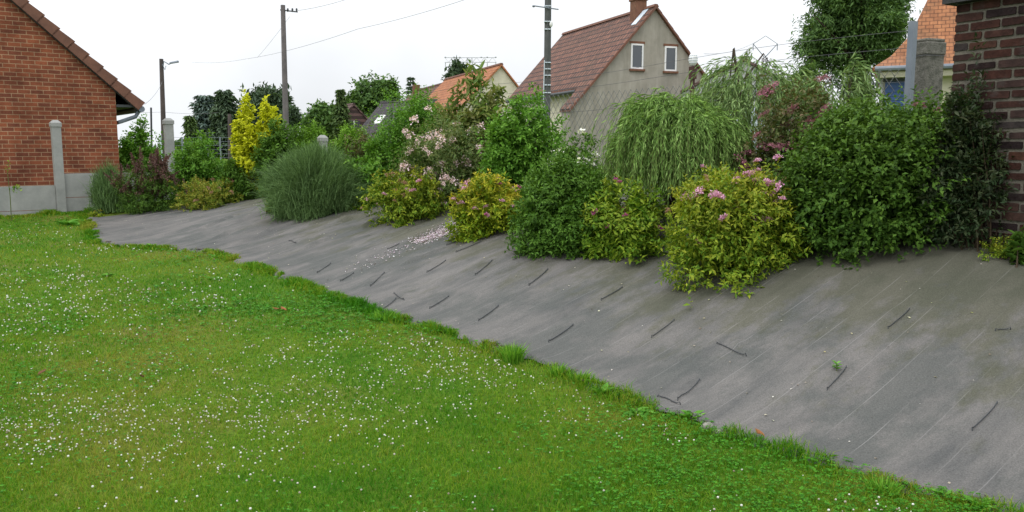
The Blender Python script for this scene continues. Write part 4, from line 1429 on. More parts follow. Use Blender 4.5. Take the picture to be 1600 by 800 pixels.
# orange roofed cream house
f_ = foot(783, 50.0)
zap = at(783, 104, 50.0)[2] - .55
oh, orf = gable_house("orange_roof_house", "cream house with bright orange tile roof half hidden by the large leaved shrub", f_, HG, 4.6, 4.0, zap - 1.0 * 4.6, zap - 1.15 * 4.0, zap, 11.5,
                      M['cream'], M['tile_orange'], over=.3, verge=.15, verge_mat=M['tile_verge'])
p_end = np.array([f_[0] - math.sin(HG) * 11.9, f_[1] + math.cos(HG) * 11.9])
zap2 = at(694, 133, p_end[1])[2] - .55
bh, brf = gable_house("brown_roof_house", "house with dark brown tile roof joined to the far end of the orange roof", (p_end[0], p_end[1], .55), HG, 4.6, 4.0, zap2 - 4.6, zap2 - 4.0, zap2, 9.0,
                      M['cream'], M['tile_brown'], over=.3)
mb = MB(); mb.box(-.4, .1, 7.4, 7.9, zap2 - .3, zap2 + .55); mb.build("chimney", M['lintel_brick'], brf)

# slate roofed house with a roof light
f_ = foot(602, 60.0)
zap = at(602, 163, 60.0)[2] - .55
shh, srf = gable_house("slate_roof_house", "house with dark slate roof and one white roof light", f_, R(233), 3.4, 3.4, zap - 3.1, zap - 3.1, zap, 6.0, M['pale_render'], M['tile_slate'], over=.25)
# the roof light lies in the slope that faces the garden
mb = MB()
zA = lambda x: zap - 3.1 / 3.4 * x + .16
mb.hexa([(a, c, zA(a) + e) for e in (0, .08) for a, c in ((1.15, .9), (1.75, .9), (1.75, 1.5), (1.15, 1.5))])
mb.build("roof_light", M['white'], srf)

f_ = foot(558, 66.0)
zap = at(558, 165, 66.0)[2] - .55
bhh, b2 = gable_house("dull_brick_house", "small dull brown brick house with a dark gable window beside the slate roof", f_, .5, 1.6, 1.6, zap - 1.6, zap - 1.6, zap, 5.0,
                      M['tile_dull'], M['tile_dull'], over=.1)
mb = MB(); mb.box(-.5, .5, -.03, .05, zap - 1.75, zap - 1.15); w_ = mb.build("window", M['glass'], bhh)
mb = MB(); mb.box(-.03, .03, -.05, -.031, zap - 1.75, zap - 1.15); mb.build("bar", M['white'], w_)

# pale grey house behind the willows
f_ = foot(1152, 24.0)
zap = at(1150, 96, 24.0)[2] - .55
ph_, prf = gable_house("pale_house", "pale grey rendered house behind the young willow", f_, -.3, 1.7, 1.85, zap - .85, zap - 1.05, zap, 8.0, M['pale_render'], M['tile_dull'], over=.05, thick=.06, verge=.06)
window(ph_, .1, 0, at(1185, 205, 24.0)[2] - .55, .5, .7, lintel=False)

# orange roofed house at the right with flared eave
ox, oy = at(1352, 400, 17.6)[0], 17.6
OH = math.atan2(-.42, .91)
z0_ = .9
ev = at(1372, 108, 17.6)[2] - z0_
rh = thing("shuttered_house", "cream house with steep orange tile roof and blue shutter by the old brick wall", "house", (ox, oy, z0_), OH)
MB().box(.1, 6.0, 0, 5.0, -1, ev - .02).build("wall", M['cream'], rh)
mb = MB()
# hipped front slope: flared at the foot, steep above
prof_ = [(-.35, ev), (.25, ev + .28), (.75, ev + .75), (1.3, ev + 1.55), (2.9, ev + 4.2)]
left = [(-.05 if i == 0 else [.0, .28, .62, .92, 1.75][i]) for i in range(5)]
for i in range(4):
    (y0, z0), (y1, z1) = prof_[i], prof_[i + 1]
    l0, l1 = left[i], left[i + 1]
    mb.add([(l0, y0, z0), (6.5, y0, z0), (6.5, y1, z1), (l1, y1, z1)], [(0, 1, 2, 3)])
    # left hip side
    mb.add([(l0, y0, z0), (l1, y1, z1), (l1, 5.4 - (y1 + .35), z1), (l0, 5.4 - (y0 + .35) + .35, z0)], [(0, 1, 2, 3)])
rme = mb


def tile_front_mat():
    m = M['tile_orange_small'].copy(); m.name = "flat_orange_tiles"
    nt_ = m.node_tree
    sp = [k for k in nt_.nodes if k.type == 'SEPXYZ'][0]
    for lk in list(nt_.links):
        if lk.from_node == sp and lk.from_socket.name == 'Y':
            to = lk.to_socket
            nt_.links.new(sp.outputs['X'], to)
    return m


rro = rme.build("roof", tile_front_mat(), rh)
sol = rro.modifiers.new("thick", 'SOLIDIFY'); sol.thickness = .09; sol.offset = -1
mb = MB(); mb.tube([(.0, -.42, ev - .03), (6.5, -.42, ev - .03)], .05, 8); mb.build("gutter", M['steel'], rh)
mb = MB(); mb.box(.1, 6.2, -.3, .0, ev - .2, ev - .05); mb.build("cornice", M['cream'], rh)
sw0 = .42
mb = MB(); mb.box(.2, .66, -.05, -.002, ev - .85, ev - .27)
sh_ = mb.build("shutter", M['shutter_blue'], rh)
mb = MB()
for i in range(6): mb.box(.23, .63, -.062, -.0505, ev - .82 + i * .085, ev - .82 + i * .085 + .05)
mb.build("slats", M['shutter_blue'], sh_)
MB().box(.16, .7, -.09, -.001, ev - .265, ev - .215).build("shutter_box", M['dark_metal'], rh)
mb = MB(); mb.tube([(.05, -.38, ev - .06), (.1, -.1, ev - .25), (.14, -.05, ev - .4), (.14, -.05, -.5)], .04, 6); mb.build("downpipe", M['pale_render'], rh)
mb = MB(); mb.box(1.62, 1.92, -.12, -.002, -1, ev - .32); mb.box(1.56, 1.98, -.18, -.002, ev - .32, ev - .22); mb.build("pilaster", M['white'], rh)

# ------------------------------------------------------------------ poles, wires, masts
def pole(name, label, cat, px_top, py_top, px_bot, Y, r_top, r_bot, m, n=8):
    top = at(px_top, py_top, Y)
    b = at(px_bot, 300, Y)
    root = thing(name, label, cat, (b[0], Y, .5))
    mb = MB(); mb.tube([(0, 0, -.6), (top[0] - b[0], 0, top[2] - .5)], [r_bot, r_top], n)
    mb.build("shaft", m, root)
    return root, top - np.array([b[0], Y, .5])


lp, tp = pole("lamp_pole", "leaning dark wooden street lamp pole beyond the fence posts", "street lamp", 252, 92, 259, 35, .085, .13, M['wood_dark'])
mb = MB(); mb.tube([tp + np.array([.05, 0, -.35]), tp + np.array([.1, 0, -.1]), tp + np.array([.3, 0, -.22]), tp + np.array([.42, 0, -.16])], .025, 6)
mb.tube([tp + np.array([.0, -.05, -.1]), tp + np.array([.15, -.05, -.45]), tp + np.array([.2, -.05, -.28])], .015, 5)
arm = mb.build("arm", M['steel'], lp)
h0 = tp + np.array([.35, 0, -.2])
mb = MB(); mb.add([h0 + np.array(v) for v in ((0, -.06, 0), (0, .06, 0), (.34, .09, .06), (.34, -.09, .06), (0, -.05, .06), (0, .05, .06), (.34, .05, .13), (.34, -.05, .13))],
                  [(0, 3, 2, 1), (4, 5, 6, 7), (0, 1, 5, 4), (1, 2, 6, 5), (2, 3, 7, 6), (3, 0, 4, 7)])
mb.build("lamp_head", M['steel'], arm)
mb = MB(); q_ = tp + np.array([.1, 0, 0]); mb.tube([(q_[0] * .35 - .12, -.1, 1.6), (-.03, -.1, -.2)], .045, 6); mb.build("cable_guard", M['plastic_pale'], lp)

wp, tw = pole("power_pole", "tall grey wooden power pole with small crossarm at its top", "pole", 442, 8, 449.5, 37, .1, .15, M['wood_pole'])
mb = MB(); mb.tube([tw + np.array([-.12, 0, -.2]), tw + np.array([.65, -.1, -.3])], .03, 5)
ca_ = mb.build("crossarm", M['dark_metal'], wp)
for dx in (.22, .42, .6):
    mb = MB(); c0 = tw + np.array([dx, -.06, -.2]); mb.tube([c0 + np.array([0, 0, -.1]), c0, c0 + np.array([0, 0, .06])], [.02, .045, .03], 6); mb.build("insulator", M['dark_metal'], ca_)

up, tu = pole("utility_pole", "thick grey concrete utility pole banded with metal straps, cut by the frame top", "pole", 857, -60, 853, 22, .082, .1, M['dark_metal'], 4)
M['pole_grey'] = plain("pole_grey", (.1, .105, .1), (.065, .07, .068), 4, .8)
up.children[0].data.materials[0] = M['pole_grey']
for yy in (10, 34, 46, 98, 108, 118, 133, 145):
    c = at(855.5, yy, 22) - np.array(up.location)
    MB().box(c[0] - .085, c[0] + .085, -.085, .085, c[2] - .012, c[2] + .012).build("strap", M['plastic_pale'], up)
c = at(855.5, 12, 22) - np.array(up.location)
mb = MB(); mb.tube([(c[0] - .34, -.1, c[2] + .03), (c[0], -.1, c[2] - .02), (c[0] + .28, -.1, c[2] - .06)], .016, 5); mb.ball((c[0] - .36, -.1, c[2] + .02), .04, .04, .03, 6, 4)
mb.build("bracket", M['steel'], up)
c = at(861, 38, 22) - np.array(up.location)
mb = MB(); mb.ball((c[0], -.06, c[2]), .045, .05, .08, 8, 6); mb.build("lamp", M['white'], up)
mb = MB(); c = at(849, 150, 22) - np.array(up.location); mb.tube([(c[0] + .03, -.11, c[2] - 1.2), (c[0], -.11, c[2]), (c[0] + .02, -.11, c[2] + .9)], .012, 4); mb.build("cable", M['plastic_pale'], up)

tp_, tt = pole("telegraph_pole", "thin brown pole between the far cedars and the golden elm", "pole", 358.5, 178, 361, 48, .1, .13, M['wood_dark'])
hp, th_ = pole("thin_pole", "thin dark pole standing just past the brick house corner", "pole", 236, 168, 237.5, 26, .03, .035, M['dark_metal'])

# lattice mast behind the willows
mp = at(1187, 300, 60)
mast = thing("lattice_mast", "slim lattice mast with diamond shaped head above the pale house", "mast", (mp[0], 60, .5))
zt = at(1187, 56, 60)[2] - .5
mb = MB()
zs = zt - 1.5
for sx in (-1, 1):
    for sy in (-1, 1):
        mb.tube([(sx * .26, sy * .26, -.5), (sx * .14, sy * .14, zs)], .03, 4)
for i in range(16):
    z0 = zs * i / 16; z1 = zs * (i + 1) / 16
    w0 = .26 - .12 * i / 16; w1 = .26 - .12 * (i + 1) / 16
    sg = 1 if i % 2 else -1
    mb.tube([(sg * w0, -w0, z0), (-sg * w1, -w1, z1)], .022, 3); mb.tube([(-sg * w0, w0, z0), (sg * w1, w1, z1)], .022, 3)
mb.build("tower", M['wood_dark'], mast)
mb = MB()
mb.tube([(0, 0, zs), (-.85, 0, zt - .55), (0, 0, zt), (.85, 0, zt - .55), (0, 0, zs)], .032, 4)
mb.tube([(-.85, 0, zt - .55), (-.85, 0, zt - 1.0)], .03, 4); mb.tube([(.85, 0, zt - .55), (.85, 0, zt - 1.0)], .03, 4)
mb.build("head", M['steel'], mast)

# far power pylon
HVY = 260
mp = at(735, 300, HVY)
pyl = thing("power_pylon", "distant high voltage pylon with a long crossarm over the orange roof", "pylon", (mp[0], HVY, .5))
M['pylon'] = plain("pylon_steel", (.45, .46, .48), None, 2, .6)
zt = at(735, 90, HVY)[2] - .5
mb = MB()
for sx in (-1, 1):
    for sy in (-1, 1): mb.tube([(sx * 2.2, sy * 2.2, -1), (sx * .8, sy * .8, zt - 1.5), (sx * .7, sy * .7, zt)], .1, 4)
for i in range(10):
    z0 = zt * i / 10; z1 = zt * (i + 1) / 10; w0 = 2.2 - 1.5 * i / 10; w1 = 2.2 - 1.5 * (i + 1) / 10
    sg = 1 if i % 2 else -1
    mb.tube([(sg * w0, -w0, z0), (-sg * w1, -w1, z1)], .06, 3)
mb.build("tower", M['pylon'], pyl)
mb = MB()
for zz in (zt - 1.4, zt): mb.tube([(-7.6, 0, zz), (8.2, 0, zz)], .09, 4)
xs = np.linspace(-7.6, 8.2, 14)
for i in range(13): mb.tube([(xs[i], 0, zt - 1.4 if i % 2 else zt), (xs[i + 1], 0, zt if i % 2 else zt - 1.4)], .06, 3)
cr = mb.build("crossarm", M['pylon'], pyl)
for dx in (-7.4, -4.8, -3.0, 3.6, 5.4, 8.0):
    mb = MB(); mb.tube([(dx, 0, zt - 1.4), (dx, 0, zt - 3.0)], .14, 5); mb.ball((dx, 0, zt + .1), .3, .3, .25, 6, 4); mb.build("insulator", M['pylon'], cr)


def wire(label, pts, r=.009, sag=.0):
    P = [np.array(p) for p in pts]
    out = []
    for a, b in zip(P[:-1], P[1:]):
        for i in range(13):
            u = i / 12
            p = a * (1 - u) + b * u
            p[2] -= sag * 4 * u * (1 - u)
            out.append(tuple(p))
    mb = MB(); mb.tube(out, r, 4, cap=False)
    o = mb.build("overhead_wire", M['mesh_wire'], None)
    return tag(o, label, "wire")


wtop_w = np.array(wp.location) + tw
utop_w = np.array(up.location) + tu
ltop_w = np.array(lp.location) + tp
wire("overhead wire rising from the power pole crossarm to the upper frame edge", [wtop_w + np.array([.6, -.1, -.25]), at(700, -70, 24)], .007, .25)
wire("long slack overhead wire crossing behind the power pole's middle", [at(300, 97, 60), at(385, 92, 46), at(560, 45, 30), utop_w + np.array([0, 0, -.2])], .006, .12)
wire("short wire slanting down left from the power pole top", [wtop_w + np.array([.3, -.1, -.5]), at(402, 90, 45)], .006, .05)
wire("service wire between the street lamp pole and the brick house eave", [ltop_w + np.array([0, 0, -.9]), at(226, 163, 18)], .006, .1)
wire("low wire running left to right past the street lamp pole", [at(150, 172, 70), at(255, 175, 60), at(340, 176, 66)], .009, .1)
wire("faint wire from the lattice mast towards the grey gable", [at(1187, 62, 60), at(1100, 84, 50)], .01, .3)

# low fence and tank stands in the far field by the lamp
ff = thing("field_fence", "thin wire mesh field fence far off behind the bright green shrub", "fence", (*at(318, 300, 42)[:2], .5), 0)
for i, dx in enumerate((-1.9, -.95, 0, .95, 1.9)):
    zt = at(300, 214, 42)[2] - .5
    MB().box(dx - .03, dx + .03, -.03, .03, -.5, zt).build("post", M['steel'], ff)
mb = MB()
for i in range(7): mb.tube([(-1.9, 0, .4 + i * .2), (1.9, 0, .4 + i * .2)], .008, 3)
mb.build("mesh", M['steel'], ff)

# white garden panels glimpsed through the young willow
pv = at(1172, 185, 13.0)
zz = gz(pv[0], pv[1])
gp = thing("cold_frame", "pale translucent garden cold frame glimpsed through the young willow's fork", "cold frame", (pv[0], 13.0, zz), .2)
top_ = at(1172, 152, 13.0)[2] - zz
MB().box(-.3, .28, 0, .6, -.2, top_ - .12).build("body", M['plastic_pale'], gp)
mb = MB(); mb.prism([(-.33, -.03, top_ - .118), (.31, -.03, top_ - .118), (.31, -.03, top_ - .09), (-.33, -.03, top_ - .02)], (0, .66, 0)); mb.build("lid", M['white'], gp)

#@@TREES
# ------------------------------------------------------------------ trees beyond
def tree(name, label, px, Y, wpx, topy, boty, mat, prof='tree', n=900, npl=7, L=.32, W=.2, lump=.3, nl=6, deep=.8, tr=.18, cat="tree", group=None, **kw):
    c = at(px, topy, Y)
    z0 = .5
    h = c[2] - z0
    zb = max(at(px, boty, Y)[2] - z0, .3)
    rx = wpx * .5 * Y / FPX; ry = rx * deep
    root = thing(name, label, cat, (c[0], Y, z0), 0, group)
    lobes = [(0, 0, zb, rx * .8, ry * .8, h - zb, prof)]
    if prof in ('tree', 'round'):
        for i in range(nl):
            a = rng.random() * 6.28; rr = .35 + .35 * rng.random(); s = .32 + .2 * rng.random()
            zc = zb + (h - zb) * (.1 + .5 * rng.random())
            lobes.append((rx * rr * math.cos(a), ry * rr * math.sin(a), zc, rx * s, ry * s, min((h - zb) * (.35 + .2 * rng.random()), h - zc), prof))
    d = shrub_leaves(lobes, n, npl, L * 2.2, L, W, lump=lump, **kw)
    foliage_obj("crown", d, mat, root)
    mb = MB()
    mb.tube([(0, 0, -.5), (.03 * h, 0, zb * .6 + .2), (0, 0, zb + (h - zb) * .45), (.02 * h, 0, zb + (h - zb) * .8)], [tr, tr * .8, tr * .5, tr * .15], 7)
    ids = rng.choice(len(d['tips']), 10, replace=False)
    for i in ids:
        t = d['tips'][i]; s0 = zb + (t[2] - zb) * .35
        mb.tube([(0, 0, s0), (t[0] * .5, t[1] * .5, s0 + (t[2] - s0) * .55), tuple(t)], [tr * .4, tr * .25, tr * .06], 4)
    mb.build("trunk", M['bark'], root)
    return root


def conifer(name, label, px, Y, wpx, topy, boty, mat, tiers=14, per=16, L=.3, W=.07, drop=.25, cat="tree", taper=.9, ragged=.25, deep=1.0):
    """whorls of sloping branches, each carrying hanging sprays"""
    c = at(px, topy, Y); z0 = .5
    h = c[2] - z0; zb = max(at(px, boty, Y)[2] - z0, .2)
    rx = wpx * .5 * Y / FPX
    root = thing(name, label, cat, (c[0], Y, z0))
    P, D, N, Ls = [], [], [], []
    mb = MB(); mb.tube([(0, 0, -.5), (0, 0, h * .98)], [.02 * h + .05, .02], 6)
    for i in range(tiers):
        q = (i + .3 * rng.random()) / tiers
        z = zb + (h - zb) * q
        R_ = rx * max(1 - q, .03) ** taper * (1 + ragged * rng.normal())
        R_ = max(R_, .05)
        for k in range(per):
            a = 6.283 * (k + rng.random()) / per
            r1 = R_ * (.7 + .35 * rng.random())
            ns = max(int(r1 / (L * .28)), 3)
            u = (np.arange(ns) + rng.random(ns)) / ns
            pz = z - drop * r1 * u + .12 * r1 * u ** 2
            p = np.stack([r1 * u * math.cos(a), r1 * u * math.sin(a) * deep, pz], -1)
            for side in (-1, 1, 0):
                b = a + side * .9
                P.append(p + rng.normal(0, .03 * rx + .02, p.shape)); D.append(np.stack([np.full(ns, math.cos(b)), np.full(ns, math.sin(b)), -.25 + .3 * rng.normal(size=ns)], -1))
                N.append(np.array([0, 0, 1.0]) + rng.normal(0, .35, (ns, 3))); Ls.append(L * (.6 + .6 * rng.random(ns)) * (1 - .35 * u))
    d = dict(P=np.concatenate(P), D=np.concatenate(D), N=np.concatenate(N), L=np.concatenate(Ls))
    d['W'] = d['L'] * (W / L); d['age'] = np.zeros(len(d['L']))
    foliage_obj("crown", d, mat, root, False, .1, .3)
    mb.build("trunk", M['bark'], root)
    return root


conifer("cedar", "blue grey cedar with open layered branches behind the street lamp", 320, 85, 70, 146, 240, L_cedar, 15, 15, .85, .3, .1, taper=.45, ragged=.25)
conifer("cedar", "darker dense cedar between the open blue cedar and the broad pine", 350, 82, 66, 140, 240, L_conifer, 18, 16, .85, .34, .12, taper=.5, ragged=.18)
tree("pine", "broad rounded dark pine behind the golden elm and power pole", 408, 84, 112, 134, 225, L_conifer, 'round', 1500, 8, .75, .25, .3, 8, up=.6)
conifer("fir", "small pointed green fir in front of the cedars", 296, 70, 28, 178, 245, L_fir, 12, 12, .6, .22, .2, taper=.8)
tree("hedge_tree", "small dark tree at the right foot of the broad pine", 450, 78, 44, 168, 225, L_conifer, 'round', 350, 7, .6, .25)
tree("round_tree", "low round green tree left of the pointed conifer", 500, 62, 60, 160, 215, L_tree, 'round', 700, 7, .4, .24, .3, 5)
conifer("pointed_conifer", "pointed dark conifer beside the dull brown house", 532, 58, 32, 137, 215, L_fir, 16, 14, .42, .17, .25, taper=.75)
tree("oak", "spreading deciduous tree with gaps in its crown between the two pointed conifers", 583, 80, 96, 124, 205, L_tree, 'tree', 1100, 7, .5, .3, .35, 9)
conifer("pointed_conifer", "narrow dark conifer left of the brown roof", 642, 82, 17, 117, 190, L_conifer, 11, 10, .5, .2, .2, taper=.35)
tree("pine", "small ragged pine behind the ridge of the orange roof", 713, 88, 40, 97, 170, L_conifer, 'tree', 420, 7, .7, .3, .4, 5)
tree("big_tree", "huge dark leafy tree reaching the frame top behind the orange tiled house", 1352, 30, 190, -60, 150, L_tree, 'tree', 5600, 8, .22, .06, .3, 12, tr=.22, droop=.6)
tree("hedge_tree", "green tree crown between the pale house and the big dark tree", 1262, 22, 60, 90, 190, L_tree, 'tree', 260, 7, .2, .06, .4, 6, tr=.08, droop=.6)
tree("far_bush", "dark bush filling the gap between the two left posts", 272, 60, 40, 222, 260, L_tree, 'round', 300, 7, .4, .22)

#@@SMALL
# ------------------------------------------------------------------ lawn: grass blades, clover
def lawn_points(n, d0, d1, power):
    u = rng.random(n)
    y = (d0 ** (1 - power) + u * (d1 ** (1 - power) - d0 ** (1 - power))) ** (1 / (1 - power))
    x = (rng.random(n) * 2 - 1) * (y * .64 + .9)
    s, t = st(x, y)
    # stop at the sheet's edge and at the concrete fence
    ok = (s < edge_s(t) + .03 * np.sin(5.1 * t + .6) + .02 * np.sin(13 * t) + .015 * np.sin(31 * t + 1) + .05)
    fx = (x - p88[0]) * -FY + (y - p88[1]) * FX
    ok &= fx < -.05
    ok &= ~((t > T_END) & (s > -1.0) & (fx > -.2))
    return x[ok], y[ok]


def vnoise(x, y, sc, seed):
    r = np.random.default_rng(seed)
    out = 0
    for i in range(7):
        a = r.random() * 6.28; k = sc * (.6 + 1.5 * r.random())
        out = out + np.sin(k * (x * math.cos(a) + y * math.sin(a)) + r.random() * 6.28 + 1.3 * np.sin(k * .7 * (x * math.sin(a) - y * math.cos(a)) + r.random() * 6))
    return out / 7


def grass_material():
    m, n, l, p, o = newmat("grass_blades")
    g = n.new("ShaderNodeNewGeometry")
    tc = n.new("ShaderNodeTexCoord")
    t1 = noise(n, l, tc.outputs['Object'], .62, 5, .62)
    add = math_(n, l, 'ADD', t1.outputs['Fac'], math_(n, l, 'MULTIPLY', math_(n, l, 'SUBTRACT', g.outputs['Random Per Island'], .5), .22))
    r1 = ramp(n, [(.36, (.034, .155, .004)), (.47, (.08, .22, .008)), (.56, (.165, .27, .014)), (.66, (.25, .25, .04))])
    l.new(add, r1.inputs['Fac'])
    p.inputs['Roughness'].default_value = .65
    p.inputs['Specular IOR Level'].default_value = .12
    l.new(r1.outputs['Color'], p.inputs['Base Color'])
    tr = n.new("ShaderNodeBsdfTranslucent"); l.new(mixrgb(n, l, 1.0, r1.outputs['Color'], (1.4, 1.4, .8), 'MULTIPLY'), tr.inputs['Color'])
    mx = n.new("ShaderNodeMixShader"); mx.inputs[0].default_value = .3
    l.new(p.outputs[0], mx.inputs[1]); l.new(tr.outputs[0], mx.inputs[2]); l.new(mx.outputs[0], o.inputs['Surface'])
    return m


def blades(x, y, h, w, lean, zoff=0.0):
    n = len(x)
    z = lawn_z(x, y) - .004 + zoff
    B = np.stack([x, y, z], -1)
    a = rng.random(n) * 6.28
    S = np.stack([np.cos(a), np.sin(a), np.zeros(n)], -1) * (w * .5)[:, None]
    b = rng.random(n) * 6.28
    ln = lean * (.3 + rng.random(n))
    O = np.stack([np.cos(b), np.sin(b), np.zeros(n)], -1) * (h * ln)[:, None]
    U = np.stack([np.zeros(n), np.zeros(n), h], -1)
    V = np.stack([B - S, B + S, B + S * .8 + O * .35 + U * .6, B - S * .8 + O * .35 + U * .6, B + O + U * (.95 - .25 * ln)[:, None]], 1)
    i = (np.arange(n) * 5)[:, None]
    return V.reshape(-1, 3), i + np.array([[0, 1, 2, 3]]), i + np.array([[3, 2, 4]])


x, y = lawn_points(340000, 2.9, 16.5, 1.55)
pt_ = vnoise(x, y, 1.1, 5)
h = (.026 + .02 * rng.random(len(x)) + .012 * np.clip(pt_, -.5, 1)) * (1 + .25 * vnoise(x, y, 6, 9))
w = .0032 * np.clip(y / 4.5, .9, 3.2) * (.7 + .6 * rng.random(len(x)))
V1, Q1, T1 = blades(x, y, np.clip(h, .015, .08), w, 1.0)
# longer growth along the edge of the sheet
n2 = 26000
t2 = rng.uniform(-3.4, T_END + .6, n2)
s2 = edge_s(t2) - np.abs(rng.normal(0, .09, n2)) + .06
cl = vnoise(t2, t2 * .3, 5.5, 3) + .6 * vnoise(t2, s2, 17, 4)
keep = (cl > -.12)
t2, s2, cl = t2[keep], s2[keep], cl[keep]
x2, y2 = xy(s2, t2)
h2 = (.035 + .055 * np.clip(cl + .2, 0, 1.2)) * (.5 + rng.random(len(x2)))
V2, Q2, T2 = blades(x2, y2, h2, .004 * np.clip(y2 / 4.5, .9, 2.5), .9, .006)
# rough grass at the foot of the concrete fence
n3 = 5000
a3 = rng.uniform(-2.6, 1.2, n3)
b3 = -.05 - np.abs(rng.normal(0, .12, n3))
x3, y3 = p88[0] + FX * a3 - FY * b3, p88[1] + FY * a3 + FX * b3
x3, y3 = p88[0] + FX * a3 + FY * -b3, p88[1] + FY * a3 - FX * -b3
h3 = (.05 + .13 * np.clip(vnoise(a3, a3, 6, 8), 0, 1)) * (.5 + rng.random(n3))
V3, Q3, T3 = blades(x3, y3, h3, np.full(n3, .011), .8)
o1, o2 = len(V1), len(V1) + len(V2)
gr = link("lawn_grass", mesh_np("lawn_grass", np.concatenate([V1, V2, V3]), [np.concatenate([Q1, Q2 + o1, Q3 + o2]), np.concatenate([T1, T2 + o1, T3 + o2])]), grass_material())
tag(gr, "short green lawn grass with yellowish patches", "grass", kind='stuff')

# clover leaves: three leaflets each
x, y = lawn_points(90000, 2.9, 15, 1.7)
c = vnoise(x, y, .9, 21) + .5 * vnoise(x, y, 3.5, 22)
k = c + rng.normal(0, .3, len(x)) > .25
x, y = x[k], y[k]
n = len(x)
z = lawn_z(x, y) + .018 + .022 * rng.random(n)
a = rng.random(n) * 6.28
P, D, N = [], [], []
tilt = rng.normal(0, .3, (n, 3)) + np.array([0, 0, 1])
for j in range(3):
    b = a + j * 2.094
    P.append(np.stack([x, y, z], -1)); D.append(np.stack([np.cos(b), np.sin(b), rng.normal(0, .15, n)], -1)); N.append(tilt)
P, D, N = (np.concatenate(v) for v in (P, D, N))
Lc = np.tile(.0125 * np.clip(y / 4.5, .9, 2.2) * (.7 + .6 * rng.random(n)), 3)
V, F, kk = leaf_geo(P, D, N, Lc, Lc * .95, .1, .05)
L_clover = leafmat("clover_leaves", [(.026, .12, .006), (.04, .155, .008), (.06, .19, .012)], None)
cv = link("clover_leaves", mesh_np("clover_leaves", V, [F], {'age': np.zeros(len(V))}), L_clover)
tag(cv, "patches of dark green clover leaves spread through the lawn", "clover", kind='stuff')

# white clover flowers
x, y = lawn_points(34000, 3.0, 14.5, 1.55)
c = vnoise(x, y, 1.5, 31) + .6 * vnoise(x, y, 5, 32) + .7 * vnoise(x, y, 16, 33)
s_, t_ = st(x, y)
k = (c + rng.normal(0, .35, len(x)) > .3) & (s_ < edge_s(t_) - .25)
x, y = x[k], y[k]
n = len(x)
z = lawn_z(x, y) + .035 + .03 * rng.random(n)
rad = .006 * (.5 + .75 * rng.random(n) ** 1.3) * np.clip(y / 6, .85, 1.4)
ico = MB().ball((0, 0, 0), 1, 1, .85, 6, 4)
iv = np.array(ico.v)
V = np.stack([x, y, z], -1)[:, None, :] + iv[None] * rad[:, None, None]
m_ = len(iv)
tri = np.array([f for f in ico.f if len(f) == 3]); quad = np.array([f for f in ico.f if len(f) == 4])
off = (np.arange(n) * m_)[:, None, None]
F_clover = leafmat("clover_flower", [(.18, .14, .09), (.36, .34, .27), (.52, .52, .47), (.62, .63, .59)], None, trans=.1)
cf = link("clover_flowers", mesh_np("clover_flowers", V.reshape(-1, 3), [(off + tri[None]).reshape(-1, 3), (off + quad[None]).reshape(-1, 4)], {'age': np.zeros(n * m_)}), F_clover)
tag(cf, "scattered small white clover flowers in the lawn", "clover flowers", kind='stuff')

# fallen petals on the sheet
def scatter_bits(name, label, cat, pts, size, m, kind='stuff'):
    pts = np.asarray(pts)
    zz = sheet_z(pts[:, 0], pts[:, 1]) + .006
    P = np.stack([pts[:, 0], pts[:, 1], zz], -1)
    n = len(P)
    a = rng.random(n) * 6.28
    D = np.stack([np.cos(a), np.sin(a), .1 * rng.normal(size=n)], -1)
    N = np.array([0, 0, 1.0]) + rng.normal(0, .2, (n, 3))
    Ls = size * (.5 + rng.random(n))
    V, F, k = leaf_geo(P, D, N, Ls, Ls * .7, .1, .1)
    return tag(link(name, mesh_np(name, V, [F], {'age': np.zeros(len(V))}), m), label, cat, kind=kind)


a_, b_ = hit(746, 346), hit(646, 382)
a2_, b2_ = hit(690, 352), hit(700, 375)
wd = np.linalg.norm((a2_ - b2_)[:2]) * .42
n = 2600
u = rng.beta(1.3, 1.5, n)
base = a_[None, :2] * (1 - u[:, None]) + b_[None, :2] * u[:, None]
nrm = np.array([-(b_ - a_)[1], (b_ - a_)[0]]); nrm = nrm / np.linalg.norm(nrm)
pts = base + nrm[None] * (rng.normal(0, .5, n) * wd * (1 - .45 * u))[:, None]
e_ = hit(560, 420)
u2 = rng.random(170) ** 1.5
p2 = b_[None, :2] * (1 - u2[:, None]) + e_[None, :2] * u2[:, None] + rng.normal(0, .14, (170, 2))
F_fallen = leafmat("fallen_petal", [(.42, .31, .38), (.54, .44, .5), (.64, .56, .6)], None, trans=.1)
scatter_bits("fallen_petals", "drift of fallen pale pink petals on the sheet below the weigela", "petals", np.concatenate([pts, p2]), .02, F_fallen)

# crumbs of dark soil washed out along the lower edge
tt = rng.uniform(-3.3, T_END - .6, 5200)
tt = tt[vnoise(tt, tt * .2, 4.3, 51) + .5 * vnoise(tt, tt, 13, 52) > .28]
xs, ys = xy(edge_s(tt) + np.abs(rng.normal(0, .045, len(tt))) + .0, tt)
L_soil = leafmat("soil_crumb", [(.02, .013, .009), (.045, .03, .02), (.1, .07, .045)], None, trans=.02)
scatter_bits("soil_crumbs", "dark soil crumbs and dead stalks along the lower edge of the sheet", "soil", np.stack([xs, ys], -1), .022, L_soil)

# odd bits of leaf over the whole sheet
tt = rng.uniform(-3, T_END - .5, 420); dd = rng.uniform(.1, 2.7, 420) ** 1.0
xs, ys = xy(edge_s(tt) + dd, tt)
L_bits = leafmat("leaf_bits", [(.3, .26, .12), (.45, .42, .34), (.12, .08, .05), (.55, .53, .48), (.3, .32, .08)], None, trans=.05)
scatter_bits("leaf_litter", "small scattered bits of dry leaf on the grey sheet", "leaf litter", np.stack([xs, ys], -1), .017, L_bits)

